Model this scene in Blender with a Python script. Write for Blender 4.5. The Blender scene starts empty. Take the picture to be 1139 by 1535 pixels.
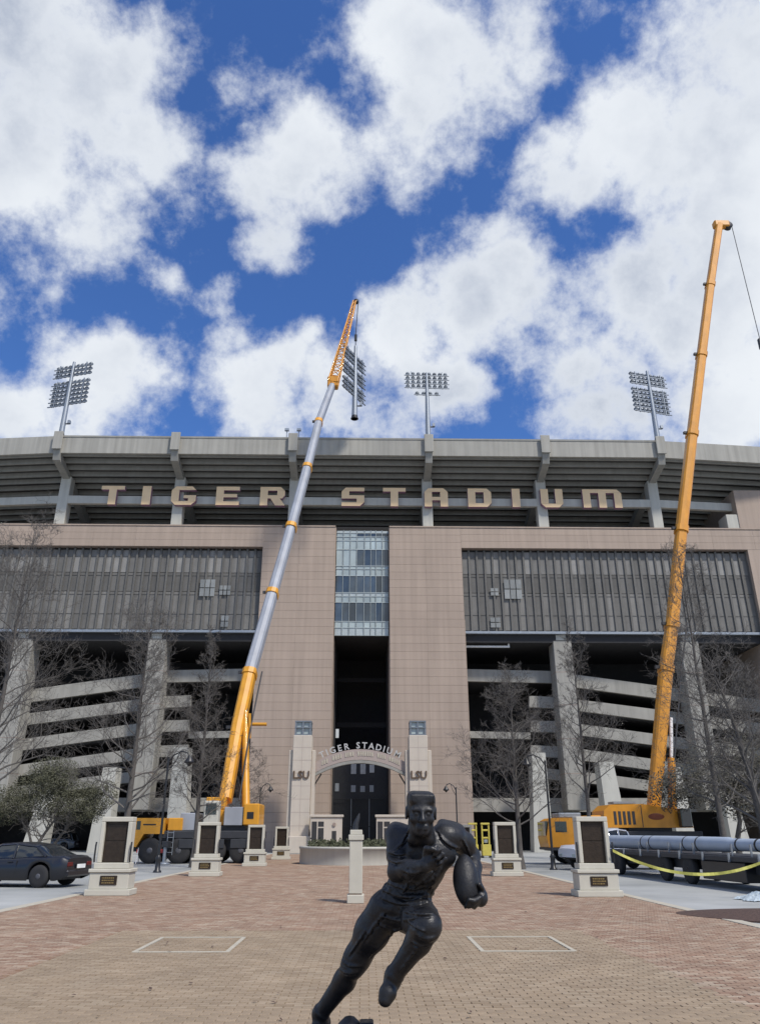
import bpy, bmesh, math, random
import numpy as np
from mathutils import Vector, Matrix
R = math.radians
random.seed(7)
scn = bpy.context.scene
COL = scn.collection

# ------------------------------------------------------------------ camera
F, CX, CY, H = 1148.0, 569.5, 767.5, 1.7
PITCH, YAW = R(22.8), R(1.0)
cd = bpy.data.cameras.new('camera'); cam = bpy.data.objects.new('camera', cd); COL.objects.link(cam)
cd.sensor_fit = 'VERTICAL'; cd.sensor_height = 24.0; cd.lens = F / 1535.0 * 24.0
cd.clip_start = 0.05; cd.clip_end = 5000
cam.location = (0, 0, H); cam.rotation_euler = (R(90) + PITCH, 0, -YAW)
scn.camera = cam

def ray(px, py):
    u = (px - CX) / F; v = (CY - py) / F
    x = u; y = math.cos(PITCH) - v * math.sin(PITCH); z = math.sin(PITCH) + v * math.cos(PITCH)
    return Vector((x * math.cos(YAW) + y * math.sin(YAW), -x * math.sin(YAW) + y * math.cos(YAW), z))
def at(px, py, D):
    r = ray(px, py); t = D / r.y
    return Vector((r.x * t, D, H + r.z * t))
def gd(px, py, z=0.0):
    r = ray(px, py); t = (z - H) / r.z
    return Vector((r.x * t, r.y * t, z))

# ------------------------------------------------------------------ light and sky
SUN_EL, SUN_AZ = R(52), R(140)          # azimuth clockwise from +Y (towards the stadium)
sun_dir = Vector((math.sin(SUN_AZ) * math.cos(SUN_EL), math.cos(SUN_AZ) * math.cos(SUN_EL), math.sin(SUN_EL)))
sd = bpy.data.lights.new('sun', 'SUN'); sun = bpy.data.objects.new('sun', sd); COL.objects.link(sun)
sd.energy = 3.0; sd.angle = R(7.0); sd.color = (1.0, 0.94, 0.85)
sun.rotation_euler = (-sun_dir).to_track_quat('-Z', 'Y').to_euler()
scn.view_settings.view_transform = 'Standard'; scn.view_settings.look = 'None'
scn.view_settings.exposure = 0.42; scn.view_settings.gamma = 1.0; scn.view_settings.use_curve_mapping = False

world = bpy.data.worlds.new('World'); scn.world = world; world.use_nodes = True
nt = world.node_tree; nt.nodes.clear()
def N(t, **kw):
    n = nt.nodes.new(t)
    for k, v in kw.items(): setattr(n, k, v)
    return n
def Lk(a, b): nt.links.new(a, b)
def mth(op, a, b=None, c=None, clamp=False):
    n = N('ShaderNodeMath', operation=op); n.use_clamp = clamp
    for i, x in enumerate((a, b, c)):
        if x is None: continue
        if isinstance(x, (int, float)): n.inputs[i].default_value = x
        else: Lk(x, n.inputs[i])
    return n.outputs[0]
sky = N('ShaderNodeTexSky', sky_type='NISHITA'); sky.sun_disc = False
sky.sun_elevation = SUN_EL; sky.sun_rotation = SUN_AZ; sky.air_density = 1.25; sky.dust_density = 0.1; sky.ozone_density = 6.0
tc = N('ShaderNodeTexCoord')
# cloud masses: (pixel x, pixel y, radius deg, weight) -> directions on the sky
BL = [(10,40,13.5,1.15),(100,130,10,1.1),(40,215,11,1.05),(190,185,6.6,1.0),(235,195,3.0,.5),(50,275,5.8,.85),(110,325,3.4,.35),
      (335,110,5.2,.62),(300,60,5,.22),(395,60,5,.25),(460,75,5,.28),(545,60,6.5,.55),(448,230,7.6,1.05),(395,280,5.5,.85),(480,280,5.5,.9),(410,360,5.2,.9),(425,320,5,.9),(500,215,5,.7),
      (270,320,5,.42),(225,400,3.2,.75),(330,430,3.2,.7),(355,480,4,.7),(400,505,4,.3),
      (640,70,11,1.05),(700,110,8.5,.9),(620,165,6,.75),(780,45,7,.8),(880,20,4.2,.5),(660,210,5,.4),
      (150,560,7,1.0),(90,530,5.5,.8),(210,560,5.2,.8),(60,620,8,.75),(160,620,6.5,.75),(-10,600,9,.6),(0,500,4,.4),
      (380,590,7.5,1.0),(440,560,5.5,.85),(520,600,8,.95),(330,620,6,.7),(560,520,5,.7),(480,520,3.5,.5),
      (620,500,8,1.1),(665,560,6,1.0),(700,460,8,1.05),(755,405,6.2,1.05),(740,350,4.5,.9),(790,480,7,1.0),(600,620,6,.7),
      (860,500,7.2,1.05),(930,440,8,1.1),(1000,500,9.5,1.1),(1080,430,11,1.1),(1100,580,11,1.05),(940,620,8,.95),(860,610,4,.45),
      (895,255,6.6,1.15),(840,240,5.5,.85),(960,230,10,1.15),(1060,220,11,1.15),(1120,120,12,1.15),(1075,130,6,.8),(980,290,7.5,1.1),(1110,320,12,1.1),(930,170,4,.45),(820,215,3.2,.6),
      (560,290,3.5,.25),(200,290,4,.3)]
nz = N('ShaderNodeTexNoise'); nz.inputs['Scale'].default_value = 5.5; nz.inputs['Detail'].default_value = 8; nz.inputs['Roughness'].default_value = .55
Lk(tc.outputs['Generated'], nz.inputs['Vector'])
ctr = N('ShaderNodeVectorMath', operation='SUBTRACT'); Lk(nz.outputs['Color'], ctr.inputs[0]); ctr.inputs[1].default_value = (.5, .5, .5)
scl = N('ShaderNodeVectorMath', operation='SCALE'); Lk(ctr.outputs[0], scl.inputs[0]); scl.inputs[3].default_value = .13
wv = N('ShaderNodeVectorMath', operation='ADD'); Lk(tc.outputs['Generated'], wv.inputs[0]); Lk(scl.outputs[0], wv.inputs[1])
def cloud_field(vec):
    acc = None
    for (x, y, r, w) in BL:
        d = ray(x, y).normalized()
        dn = N('ShaderNodeVectorMath', operation='DISTANCE'); Lk(vec, dn.inputs[0]); dn.inputs[1].default_value = d
        mr = N('ShaderNodeMapRange', interpolation_type='SMOOTHSTEP')
        mr.inputs['From Min'].default_value = 0; mr.inputs['From Max'].default_value = R(r) * .98
        mr.inputs['To Min'].default_value = w; mr.inputs['To Max'].default_value = 0
        Lk(dn.outputs['Value'], mr.inputs['Value'])
        acc = mr.outputs[0] if acc is None else mth('MAXIMUM', acc, mr.outputs[0])
    return acc
blob = cloud_field(wv.outputs[0])
# beyond the directions seen in the photograph the clouds go on as broken cumulus of the same kind
far = N('ShaderNodeTexNoise'); far.inputs['Scale'].default_value = 3.0; far.inputs['Detail'].default_value = 2.0
Lk(wv.outputs[0], far.inputs['Vector'])
farv = mth('MULTIPLY_ADD', far.outputs['Fac'], 5.0, -2.1)
cdot = N('ShaderNodeVectorMath', operation='DOT_PRODUCT'); Lk(tc.outputs['Generated'], cdot.inputs[0]); cdot.inputs[1].default_value = ray(570, 400).normalized()
inn = N('ShaderNodeMapRange'); inn.inputs['From Min'].default_value = .80; inn.inputs['From Max'].default_value = .88
Lk(cdot.outputs['Value'], inn.inputs['Value'])
mixf = N('ShaderNodeMix', data_type='FLOAT'); Lk(inn.outputs[0], mixf.inputs[0]); Lk(farv, mixf.inputs[2]); Lk(blob, mixf.inputs[3])
fine = N('ShaderNodeTexNoise'); fine.inputs['Scale'].default_value = 10; fine.inputs['Detail'].default_value = 12; fine.inputs['Roughness'].default_value = .63; fine.inputs['Distortion'].default_value = 0.0
Lk(tc.outputs['Generated'], fine.inputs['Vector'])
dens = mth('ADD', mixf.outputs[0], mth('MULTIPLY_ADD', fine.outputs['Fac'], 2.6, -1.3))
cov = N('ShaderNodeMapRange', interpolation_type='SMOOTHSTEP'); cov.inputs['From Min'].default_value = .15; cov.inputs['From Max'].default_value = .93
Lk(dens, cov.inputs['Value'])
# the thick middle of a cloud is greyer, its rim towards the light is whiter
thick = N('ShaderNodeMapRange'); thick.inputs['From Min'].default_value = .5; thick.inputs['From Max'].default_value = 1.5
Lk(dens, thick.inputs['Value'])
big = N('ShaderNodeTexNoise'); big.inputs['Scale'].default_value = 3.0; big.inputs['Detail'].default_value = 5
off = N('ShaderNodeVectorMath', operation='ADD'); Lk(wv.outputs[0], off.inputs[0]); off.inputs[1].default_value = (6.1, 4.4, 0.7)
Lk(off.outputs[0], big.inputs['Vector'])
bs = N('ShaderNodeMapRange', interpolation_type='SMOOTHSTEP'); bs.inputs['From Min'].default_value = .34; bs.inputs['From Max'].default_value = .66
Lk(big.outputs['Fac'], bs.inputs['Value'])
shade = mth('MULTIPLY', thick.outputs[0], bs.outputs[0], clamp=True)
ccol = N('ShaderNodeMix', data_type='RGBA'); Lk(shade, ccol.inputs[0])
ccol.inputs[6].default_value = (.86, .90, .95, 1); ccol.inputs[7].default_value = (.36, .42, .55, 1)
bg1 = N('ShaderNodeBackground'); bg1.inputs['Strength'].default_value = .10; hs = N('ShaderNodeVectorMath', operation='MULTIPLY'); hs.inputs[1].default_value = (.52, .72, 1.06); Lk(sky.outputs[0], hs.inputs[0]); Lk(hs.outputs[0], bg1.inputs['Color'])
bg2 = N('ShaderNodeBackground'); bg2.inputs['Strength'].default_value = .74; Lk(ccol.outputs[2], bg2.inputs['Color'])
mx = N('ShaderNodeMixShader'); Lk(cov.outputs[0], mx.inputs[0]); Lk(bg1.outputs[0], mx.inputs[1]); Lk(bg2.outputs[0], mx.inputs[2])
wo = N('ShaderNodeOutputWorld'); Lk(mx.outputs[0], wo.inputs['Surface'])
world.cycles.sampling_method = 'MANUAL'; world.cycles.sample_map_resolution = 512

# ------------------------------------------------------------------ materials
MATS = {}
def mat(name, col, rough=.7, metal=0.0, var=.12, vscale=3.0, bump=0.0, bscale=20.0, rnd=0.0, streak=0.0, col2=None, spec=.5, coords='Object', alpha=1.0, emit=None, coat=0.0):
    m = bpy.data.materials.new(name); m.use_nodes = True; MATS[name] = m
    t = m.node_tree; b = t.nodes['Principled BSDF']; ln = t.links.new
    b.inputs['Roughness'].default_value = rough; b.inputs['Metallic'].default_value = metal
    b.inputs['Specular IOR Level'].default_value = spec; b.inputs['Coat Weight'].default_value = coat
    b.inputs['Alpha'].default_value = alpha
    c = t.nodes.new('ShaderNodeTexCoord')
    if coords == 'World':
        g_ = t.nodes.new('ShaderNodeNewGeometry'); CV = g_.outputs['Position']
    else: CV = c.outputs[coords]
    n = t.nodes.new('ShaderNodeTexNoise'); n.inputs['Scale'].default_value = vscale; n.inputs['Detail'].default_value = 6
    ln(CV, n.inputs['Vector'])
    mix = t.nodes.new('ShaderNodeMix'); mix.data_type = 'RGBA'
    lo = [max(0, x * (1 - var * 2)) for x in col]; hi = [min(1, x * (1 + var * 2)) for x in col]
    if col2: lo, hi = col, col2
    mix.inputs[6].default_value = (*lo, 1); mix.inputs[7].default_value = (*hi, 1)
    ln(n.outputs['Fac'], mix.inputs[0]); out = mix.outputs[2]
    if streak:
        mp = t.nodes.new('ShaderNodeMapping'); mp.inputs['Scale'].default_value = (1.6, 1.6, .07)
        ln(CV, mp.inputs['Vector'])
        s = t.nodes.new('ShaderNodeTexNoise'); s.inputs['Scale'].default_value = 1.3; s.inputs['Detail'].default_value = 7
        ln(mp.outputs[0], s.inputs['Vector'])
        r = t.nodes.new('ShaderNodeMapRange'); r.inputs['From Min'].default_value = .35; r.inputs['From Max'].default_value = .75
        r.inputs['To Min'].default_value = 1 + streak * .3; r.inputs['To Max'].default_value = 1 - streak
        ln(s.outputs['Fac'], r.inputs['Value'])
        v = t.nodes.new('ShaderNodeVectorMath'); v.operation = 'SCALE'; ln(out, v.inputs[0]); ln(r.outputs[0], v.inputs[3]); out = v.outputs[0]
    if rnd:
        oi = t.nodes.new('ShaderNodeObjectInfo')
        r = t.nodes.new('ShaderNodeMapRange'); r.inputs['To Min'].default_value = 1 - rnd; r.inputs['To Max'].default_value = 1 + rnd
        ln(oi.outputs['Random'], r.inputs['Value'])
        v = t.nodes.new('ShaderNodeVectorMath'); v.operation = 'SCALE'; ln(out, v.inputs[0]); ln(r.outputs[0], v.inputs[3]); out = v.outputs[0]
    ln(out, b.inputs['Base Color'])
    if bump:
        bn = t.nodes.new('ShaderNodeTexNoise'); bn.inputs['Scale'].default_value = bscale; bn.inputs['Detail'].default_value = 5
        ln(CV, bn.inputs['Vector'])
        bp = t.nodes.new('ShaderNodeBump'); bp.inputs['Strength'].default_value = bump; bp.inputs['Distance'].default_value = .02
        ln(bn.outputs['Fac'], bp.inputs['Height']); ln(bp.outputs[0], b.inputs['Normal'])
    if emit:
        b.inputs['Emission Color'].default_value = (*emit[0], 1); b.inputs['Emission Strength'].default_value = emit[1]
    return m

mat('cladding', (.362, .286, .230), .8, var=.06, vscale=.22, rnd=.03, streak=.13, bump=.2, bscale=14, coords='World')
mat('joint', (.29, .228, .192), .9)
mat('concrete', (.30, .29, .26), .85, var=.10, vscale=.5, streak=.18, bump=.15, bscale=6)
mat('deck_concrete', (.27, .265, .24), .9, var=.1, vscale=.8, streak=.12)
mat('tread_shade', (.055, .055, .052), .8, var=.2)  # near-black: shade under the seating steps put into the colour
mat('fascia', (.33, .32, .285), .85, var=.08, vscale=.4, streak=.22)
mat('white_concrete', (.46, .45, .40), .8, var=.07, vscale=.7, streak=.12)
mat('limestone', (.50, .445, .375), .8, var=.05, vscale=1.2, streak=.06)
mat('plinth_stone', (.50, .48, .405), .75, var=.06, vscale=2.5, bump=.1, bscale=30, streak=.06)
mat('interior_shade', (.035, .035, .037), .95)  # near-black: shade of interiors and openings put into the colour
mat('dark_metal', (.03, .032, .036), .45, metal=.4)
mat('fin', (.115, .111, .102), .75, rnd=.15)
mat('mesh_backlit_top', (.19, .185, .175), .8, rnd=.35, vscale=1.0, streak=.25, coords='World')  # upper panels paler: light from behind put into the colour
mat('screen_window_backlit', (.215, .225, .22), .5, rnd=.2)  # pale colour stands for sky light showing through the screen openings
mat('mesh_mid', (.125, .121, .113), .8, rnd=.2, vscale=1.0, streak=.25, coords='World')
mat('mesh_backlit_low', (.155, .15, .14), .8, rnd=.25, vscale=1.0, streak=.25, coords='World')  # lighter than the middle row: backlight put into the colour
mat('window_pale', (.50, .54, .55), .25, rnd=.15)
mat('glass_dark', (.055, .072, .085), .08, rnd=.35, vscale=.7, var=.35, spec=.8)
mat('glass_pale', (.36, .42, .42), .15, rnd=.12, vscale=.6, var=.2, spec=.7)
mat('mullion', (.42, .46, .45), .4, metal=.3)
mat('sign_face', (.82, .59, .34), .5, var=.08, vscale=.8)
mat('sign_side', (.30, .17, .24), .6)
mat('galv', (.30, .33, .36), .45, metal=.5, vscale=4)
mat('lamp_body', (.16, .18, .20), .45, metal=.3, rnd=.25)
mat('crane_yellow', (.62, .285, .018), .42, var=.12, vscale=1.6, coat=.2, streak=.14)
mat('crane_orange', (.60, .255, .016), .45, var=.12, vscale=1.6, coat=.15, streak=.14)
mat('boom_grey', (.30, .32, .36), .5, var=.12, vscale=.9, streak=.15)
mat('rubber', (.022, .022, .024), .85)
mat('rim', (.11, .11, .12), .5, metal=.4)
mat('black_paint', (.016, .017, .02), .4)
mat('chassis', (.03, .032, .038), .6)
mat('bronze', (.008, .009, .012), .46, metal=.3, var=.25, vscale=7, bump=.16, bscale=70, spec=.6, col2=(.020, .020, .022))
_t = MATS['bronze'].node_tree; _n = _t.nodes.new('ShaderNodeTexNoise'); _n.inputs['Scale'].default_value = 14; _n.inputs['Detail'].default_value = 8
_c = _t.nodes.new('ShaderNodeTexCoord'); _t.links.new(_c.outputs['Object'], _n.inputs['Vector'])
_r = _t.nodes.new('ShaderNodeMapRange'); _r.inputs['From Min'].default_value = .3; _r.inputs['From Max'].default_value = .7; _r.inputs['To Min'].default_value = .36; _r.inputs['To Max'].default_value = .58
_t.links.new(_n.outputs['Fac'], _r.inputs['Value']); _t.links.new(_r.outputs[0], _t.nodes['Principled BSDF'].inputs['Roughness'])
mat('plaque', (.045, .032, .022), .4, metal=.5, var=.25, vscale=8, bump=.3, bscale=25)
mat('plaque_text', (.28, .20, .08), .45, metal=.5)
mat('lsu_text', (.12, .08, .05), .5, metal=.3)
mat('arch_white', (.42, .42, .41), .6)
mat('white_sign', (.78, .78, .76), .5)
mat('arch_band', (.34, .28, .25), .6, var=.08)
mat('granite', (.06, .055, .055), .35, var=.3, vscale=40)
mat('bark', (.09, .082, .075), .95, var=.25, vscale=6, bump=.6, bscale=12)
mat('twig', (.125, .115, .105), .95, var=.2, vscale=2)
mat('leaf', (.075, .076, .045), .8, var=.35, vscale=1.5)
mat('badge', (.20, .05, .02), .5)
mat('leaf_dry', (.066, .062, .046), .8, var=.3, vscale=1.5)
mat('hedge', (.05, .055, .026), .8, var=.3, vscale=5)
mat('car_navy', (.006, .007, .012), .3, var=.03, coat=.25, spec=.6)
mat('car_grey', (.10, .12, .14), .3, var=.03, coat=.6)
mat('car_white', (.62, .64, .70), .3, var=.03, coat=.6)
mat('car_glass', (.012, .016, .02), .06, spec=.9, var=.02)
mat('tail_red', (.10, .008, .008), .25)
mat('chrome', (.5, .5, .5), .2, metal=.9)
mat('pipe_grey', (.34, .40, .48), .45, metal=.0, var=.08, vscale=2)
mat('tape_yellow', (.46, .44, .10), .5, var=.25, vscale=6)
mat('safety_yellow', (.50, .42, .08), .5)
mat('barrier_red', (.55, .06, .05), .5)
mat('barrier_white', (.75, .72, .70), .5)
mat('bag', (.36, .42, .46), .6, var=.25, vscale=9, bump=.8, bscale=9)
mat('mulch', (.075, .045, .035), 1.0, var=.35, vscale=14, bump=1.0, bscale=30)
mat('paver_tan', (.284, .216, .146), .9, var=.12, vscale=9, rnd=.10, bump=.4, bscale=60)
mat('joint_sand', (.19, .155, .115), 1.0, var=.2, vscale=10)
mat('border_pale', (.42, .385, .31), .85, var=.1, vscale=6)

def attr_mat(name, base, spread, bump=.35):
    """paving whose single bricks take their own shade from a face attribute"""
    m = bpy.data.materials.new(name); m.use_nodes = True; MATS[name] = m
    t = m.node_tree; b = t.nodes['Principled BSDF']; b.inputs['Roughness'].default_value = .9; ln = t.links.new
    a = t.nodes.new('ShaderNodeAttribute'); a.attribute_name = 'tone'
    c = t.nodes.new('ShaderNodeTexCoord')
    n = t.nodes.new('ShaderNodeTexNoise'); n.inputs['Scale'].default_value = 1.1; n.inputs['Detail'].default_value = 8; n.inputs['Roughness'].default_value = .65
    ln(c.outputs['Object'], n.inputs['Vector'])
    cr = t.nodes.new('ShaderNodeValToRGB'); e = cr.color_ramp.elements
    e[0].position = 0; e[0].color = (*base[0], 1); e[1].position = 1; e[1].color = (*base[-1], 1)
    for i, cc in enumerate(base[1:-1]):
        x = e.new((i + 1) / (len(base) - 1)); x.color = (*cc, 1)
    ln(a.outputs['Fac'], cr.inputs[0])
    r = t.nodes.new('ShaderNodeMapRange'); r.inputs['To Min'].default_value = 1 - spread; r.inputs['To Max'].default_value = 1 + spread
    r.inputs['From Min'].default_value = .3; r.inputs['From Max'].default_value = .7; ln(n.outputs['Fac'], r.inputs['Value'])
    v = t.nodes.new('ShaderNodeVectorMath'); v.operation = 'SCALE'; ln(cr.outputs[0], v.inputs[0]); ln(r.outputs[0], v.inputs[3]); ln(v.outputs[0], b.inputs['Base Color'])
    bn = t.nodes.new('ShaderNodeTexNoise'); bn.inputs['Scale'].default_value = 70; ln(c.outputs['Object'], bn.inputs['Vector'])
    bp = t.nodes.new('ShaderNodeBump'); bp.inputs['Strength'].default_value = bump; bp.inputs['Distance'].default_value = .01
    ln(bn.outputs['Fac'], bp.inputs['Height']); ln(bp.outputs[0], b.inputs['Normal'])
    return m
attr_mat('brick_red', [(.225, .136, .09), (.27, .178, .122), (.288, .198, .138), (.312, .222, .158), (.365, .29, .215)], .17)
attr_mat('paver_tan_far', [(.246, .183, .120), (.28, .213, .143), (.29, .221, .15), (.322, .253, .176)], .15)

def ground_mat():
    m = bpy.data.materials.new('concrete_ground'); m.use_nodes = True; MATS['concrete_ground'] = m
    t = m.node_tree; b = t.nodes['Principled BSDF']; b.inputs['Roughness'].default_value = .9; ln = t.links.new
    c = t.nodes.new('ShaderNodeTexCoord')
    n = t.nodes.new('ShaderNodeTexNoise'); n.inputs['Scale'].default_value = .16; n.inputs['Detail'].default_value = 9; n.inputs['Roughness'].default_value = .62
    ln(c.outputs['Object'], n.inputs['Vector'])
    cr = t.nodes.new('ShaderNodeValToRGB'); e = cr.color_ramp.elements
    e[0].position = .3; e[0].color = (.20, .21, .205, 1); e[1].position = .7; e[1].color = (.40, .41, .40, 1)
    ln(n.outputs['Fac'], cr.inputs[0]); ln(cr.outputs[0], b.inputs['Base Color'])
    bn = t.nodes.new('ShaderNodeTexNoise'); bn.inputs['Scale'].default_value = 25; ln(c.outputs['Object'], bn.inputs['Vector'])
    bp = t.nodes.new('ShaderNodeBump'); bp.inputs['Strength'].default_value = .3; bp.inputs['Distance'].default_value = .01
    ln(bn.outputs['Fac'], bp.inputs['Height']); ln(bp.outputs[0], b.inputs['Normal'])
ground_mat()

# ------------------------------------------------------------------ object helpers
def tag(o, label=None, cat=None, group=None, kind=None):
    if label: o['label'] = label
    if cat: o['category'] = cat
    if group: o['group'] = group
    if kind: o['kind'] = kind
    return o
def empty(name, loc=(0, 0, 0), label=None, cat=None, group=None):
    o = bpy.data.objects.new(name, None); COL.objects.link(o); o.location = loc; o.empty_display_size = .2
    return tag(o, label, cat, group)
def wloc(o):
    v = Vector((0, 0, 0))
    while o is not None: v += o.location; o = o.parent
    return v
def link_mesh(name, me, parent=None, loc=None, rot=None):
    o = bpy.data.objects.new(name, me); COL.objects.link(o)
    if parent is not None: o.parent = parent
    if loc is not None: o.location = Vector(loc) - (wloc(parent) if parent is not None else Vector((0, 0, 0)))
    if rot is not None: o.rotation_euler = rot
    return o
def copy_tree(o, parent=None, loc=None, rot=None):
    c = o.copy(); COL.objects.link(c); c.parent = parent
    if loc is not None: c.location = loc
    if rot is not None: c.rotation_euler = rot
    for ch in list(o.children): copy_tree(ch, c)
    return c

class MB:
    def __init__(s): s.v = []; s.f = []; s.sm = []
    def add(s, vs, fs, smooth=False):
        k = len(s.v); s.v += [tuple(v) for v in vs]
        s.f += [tuple(i + k for i in f) for f in fs]; s.sm += [smooth] * len(fs); return s
    def box(s, x0, x1, y0, y1, z0, z1, M=None):
        vs = [Vector(p) for p in ((x0,y0,z0),(x1,y0,z0),(x1,y1,z0),(x0,y1,z0),(x0,y0,z1),(x1,y0,z1),(x1,y1,z1),(x0,y1,z1))]
        if M: vs = [M @ v for v in vs]
        return s.add(vs, [(3,2,1,0),(4,5,6,7),(0,1,5,4),(1,2,6,5),(2,3,7,6),(3,0,4,7)])
    def cbox(s, x0, x1, y0, y1, z0, z1, c=.02, M=None):
        """box with chamfered edges"""
        X=(x0,x1);Y=(y0,y1);Z=(z0,z1); vs=[]; idx={}
        for i in (0,1):
            for j in (0,1):
                for k in (0,1):
                    sx,sy,sz=1-2*i,1-2*j,1-2*k
                    for a,d in enumerate(((0,1,1),(1,0,1),(1,1,0))):
                        idx[i,j,k,a]=len(vs); vs.append(Vector((X[i]+sx*c*d[0],Y[j]+sy*c*d[1],Z[k]+sz*c*d[2])))
        fs=[]
        for i in (0,1):
            q=[idx[i,0,0,0],idx[i,1,0,0],idx[i,1,1,0],idx[i,0,1,0]]; fs.append(tuple(q if i else q[::-1]))
            q=[idx[0,i,0,1],idx[0,i,1,1],idx[1,i,1,1],idx[1,i,0,1]]; fs.append(tuple(q if i else q[::-1]))
            q=[idx[0,0,i,2],idx[1,0,i,2],idx[1,1,i,2],idx[0,1,i,2]]; fs.append(tuple(q if i else q[::-1]))
        for j in (0,1):
            for k in (0,1):
                fs.append((idx[0,j,k,1],idx[1,j,k,1],idx[1,j,k,2],idx[0,j,k,2]))
                fs.append((idx[j,0,k,0],idx[j,1,k,0],idx[j,1,k,2],idx[j,0,k,2]))
                fs.append((idx[j,k,0,0],idx[j,k,1,0],idx[j,k,1,1],idx[j,k,0,1]))
                for i in (0,1): pass
        for i in (0,1):
            for j in (0,1):
                for k in (0,1): fs.append((idx[i,j,k,0],idx[i,j,k,1],idx[i,j,k,2]))
        if M: vs=[M @ v for v in vs]
        return s.add(vs,fs)
    def tube(s, p0, p1, r0, r1=None, n=10, caps=True, smooth=True):
        p0=Vector(p0);p1=Vector(p1); r1=r0 if r1 is None else r1
        d=(p1-p0); 
        if d.length<1e-6: return s
        d.normalize(); a=d.orthogonal().normalized(); b=d.cross(a); vs=[]
        for p,r in ((p0,r0),(p1,r1)):
            for i in range(n):
                t=2*math.pi*i/n; vs.append(p+a*(r*math.cos(t))+b*(r*math.sin(t)))
        s.add(vs,[(i,(i+1)%n,n+(i+1)%n,n+i) for i in range(n)],smooth)
        if caps: s.add(vs[:n],[tuple(range(n))[::-1]]); s.add(vs[n:],[tuple(range(n))])
        return s
    def path(s, pts, rads, n=6, smooth=True, caps=True):
        pts=[Vector(p) for p in pts]; m=len(pts); vs=[]; a=None
        for i,p in enumerate(pts):
            d=(pts[min(i+1,m-1)]-pts[max(i-1,0)]).normalized()
            if a is None: a=d.orthogonal().normalized()
            a=(a-d*a.dot(d))
            a=a.normalized() if a.length>1e-5 else d.orthogonal().normalized()
            b=d.cross(a); r=rads[i] if isinstance(rads,(list,tuple)) else rads
            for k in range(n):
                t=2*math.pi*k/n; vs.append(p+a*(r*math.cos(t))+b*(r*math.sin(t)))
        fs=[]
        for i in range(m-1):
            for k in range(n): fs.append((i*n+k,i*n+(k+1)%n,(i+1)*n+(k+1)%n,(i+1)*n+k))
        s.add(vs,fs,smooth)
        if caps and n>3: s.add(vs[:n],[tuple(range(n))[::-1]]); s.add(vs[-n:],[tuple(range(n))])
        return s
    def lathe(s, prof, c=(0,0,0), n=16, axis='z', smooth=True):
        vs=[]; c=Vector(c)
        for r,h in prof:
            for i in range(n):
                t=2*math.pi*i/n; x,y=r*math.cos(t),r*math.sin(t)
                vs.append(c+Vector({'z':(x,y,h),'y':(x,h,y),'x':(h,x,y)}[axis]))
        m=len(prof); fs=[]
        for j in range(m-1):
            for i in range(n): fs.append((j*n+i,j*n+(i+1)%n,(j+1)*n+(i+1)%n,(j+1)*n+i))
        s.add(vs,fs,smooth)
        s.add(vs[:n],[tuple(range(n))[::-1]]); s.add(vs[-n:],[tuple(range(n))]); return s
    def prism(s, poly, lo, hi, plane='xz'):
        """extrude a polygon: plane xz -> along y, xy -> along z, yz -> along x"""
        def P(a,b,h): return {'xz':(a,h,b),'xy':(a,b,h),'yz':(h,a,b)}[plane]
        n=len(poly); vs=[P(a,b,lo) for a,b in poly]+[P(a,b,hi) for a,b in poly]
        return s.add(vs,[tuple(range(n)),tuple(range(n,2*n))[::-1]]+[(i,(i+1)%n,n+(i+1)%n,n+i) for i in range(n)])
    def mesh(s, name, m, org=Vector((0,0,0)), fix=True):
        me=bpy.data.meshes.new(name); me.from_pydata([tuple(Vector(v)-org) for v in s.v],[],s.f)
        ms=m if isinstance(m,(list,tuple)) else [m]
        for q in ms: me.materials.append(MATS[q])
        me.polygons.foreach_set('use_smooth',s.sm)
        if fix and len(s.f)<20000:
            bm=bmesh.new(); bm.from_mesh(me); bmesh.ops.recalc_face_normals(bm,faces=bm.faces); bm.to_mesh(me); bm.free()
        me.update(); return me
    def build(s, name, m, parent=None, label=None, fix=True):
        org=wloc(parent) if parent is not None else Vector((0,0,0))
        o=link_mesh(name,s.mesh(name,m,org,fix),parent)
        if label: o['label']=label
        return o
def part(name, m, parent, *b, c=0):
    q=MB()
    (q.cbox(*b,c=c) if c else q.box(*b)); return q.build(name,m,parent)
def text_mesh(name, s, size, ext, m, align='CENTER'):
    cu=bpy.data.curves.new(name,'FONT'); cu.body=s; cu.size=size; cu.extrude=ext; cu.align_x=align; cu.align_y='CENTER'; cu.resolution_u=2
    cu.offset=size*.018
    o=bpy.data.objects.new(name,cu); COL.objects.link(o)
    dg=bpy.context.evaluated_depsgraph_get(); me=bpy.data.meshes.new_from_object(o.evaluated_get(dg))
    bpy.data.objects.remove(o); bpy.data.curves.remove(cu)
    me.materials.clear(); me.materials.append(MATS[m]); me.name=name; return me

# ------------------------------------------------------------------ ground and paving
AX = -0.45                                   # axis of the plaza
def sheet(name, x0, x1, y0, y1, z, m, kind='structure'):
    o = MB().add([(x0,y0,z),(x1,y0,z),(x1,y1,z),(x0,y1,z)],[(0,1,2,3)]).build(name, m); tag(o, kind=kind); return o
sheet('ground', -1500, 1500, -600, 2400, 0, 'concrete_ground')
PX0, PX1, PY0, PY1 = -8.75, 7.9, -12.0, 76.0
plaza = sheet('plaza', PX0, PX1, PY0, PY1, .004, 'joint_sand')

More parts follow.
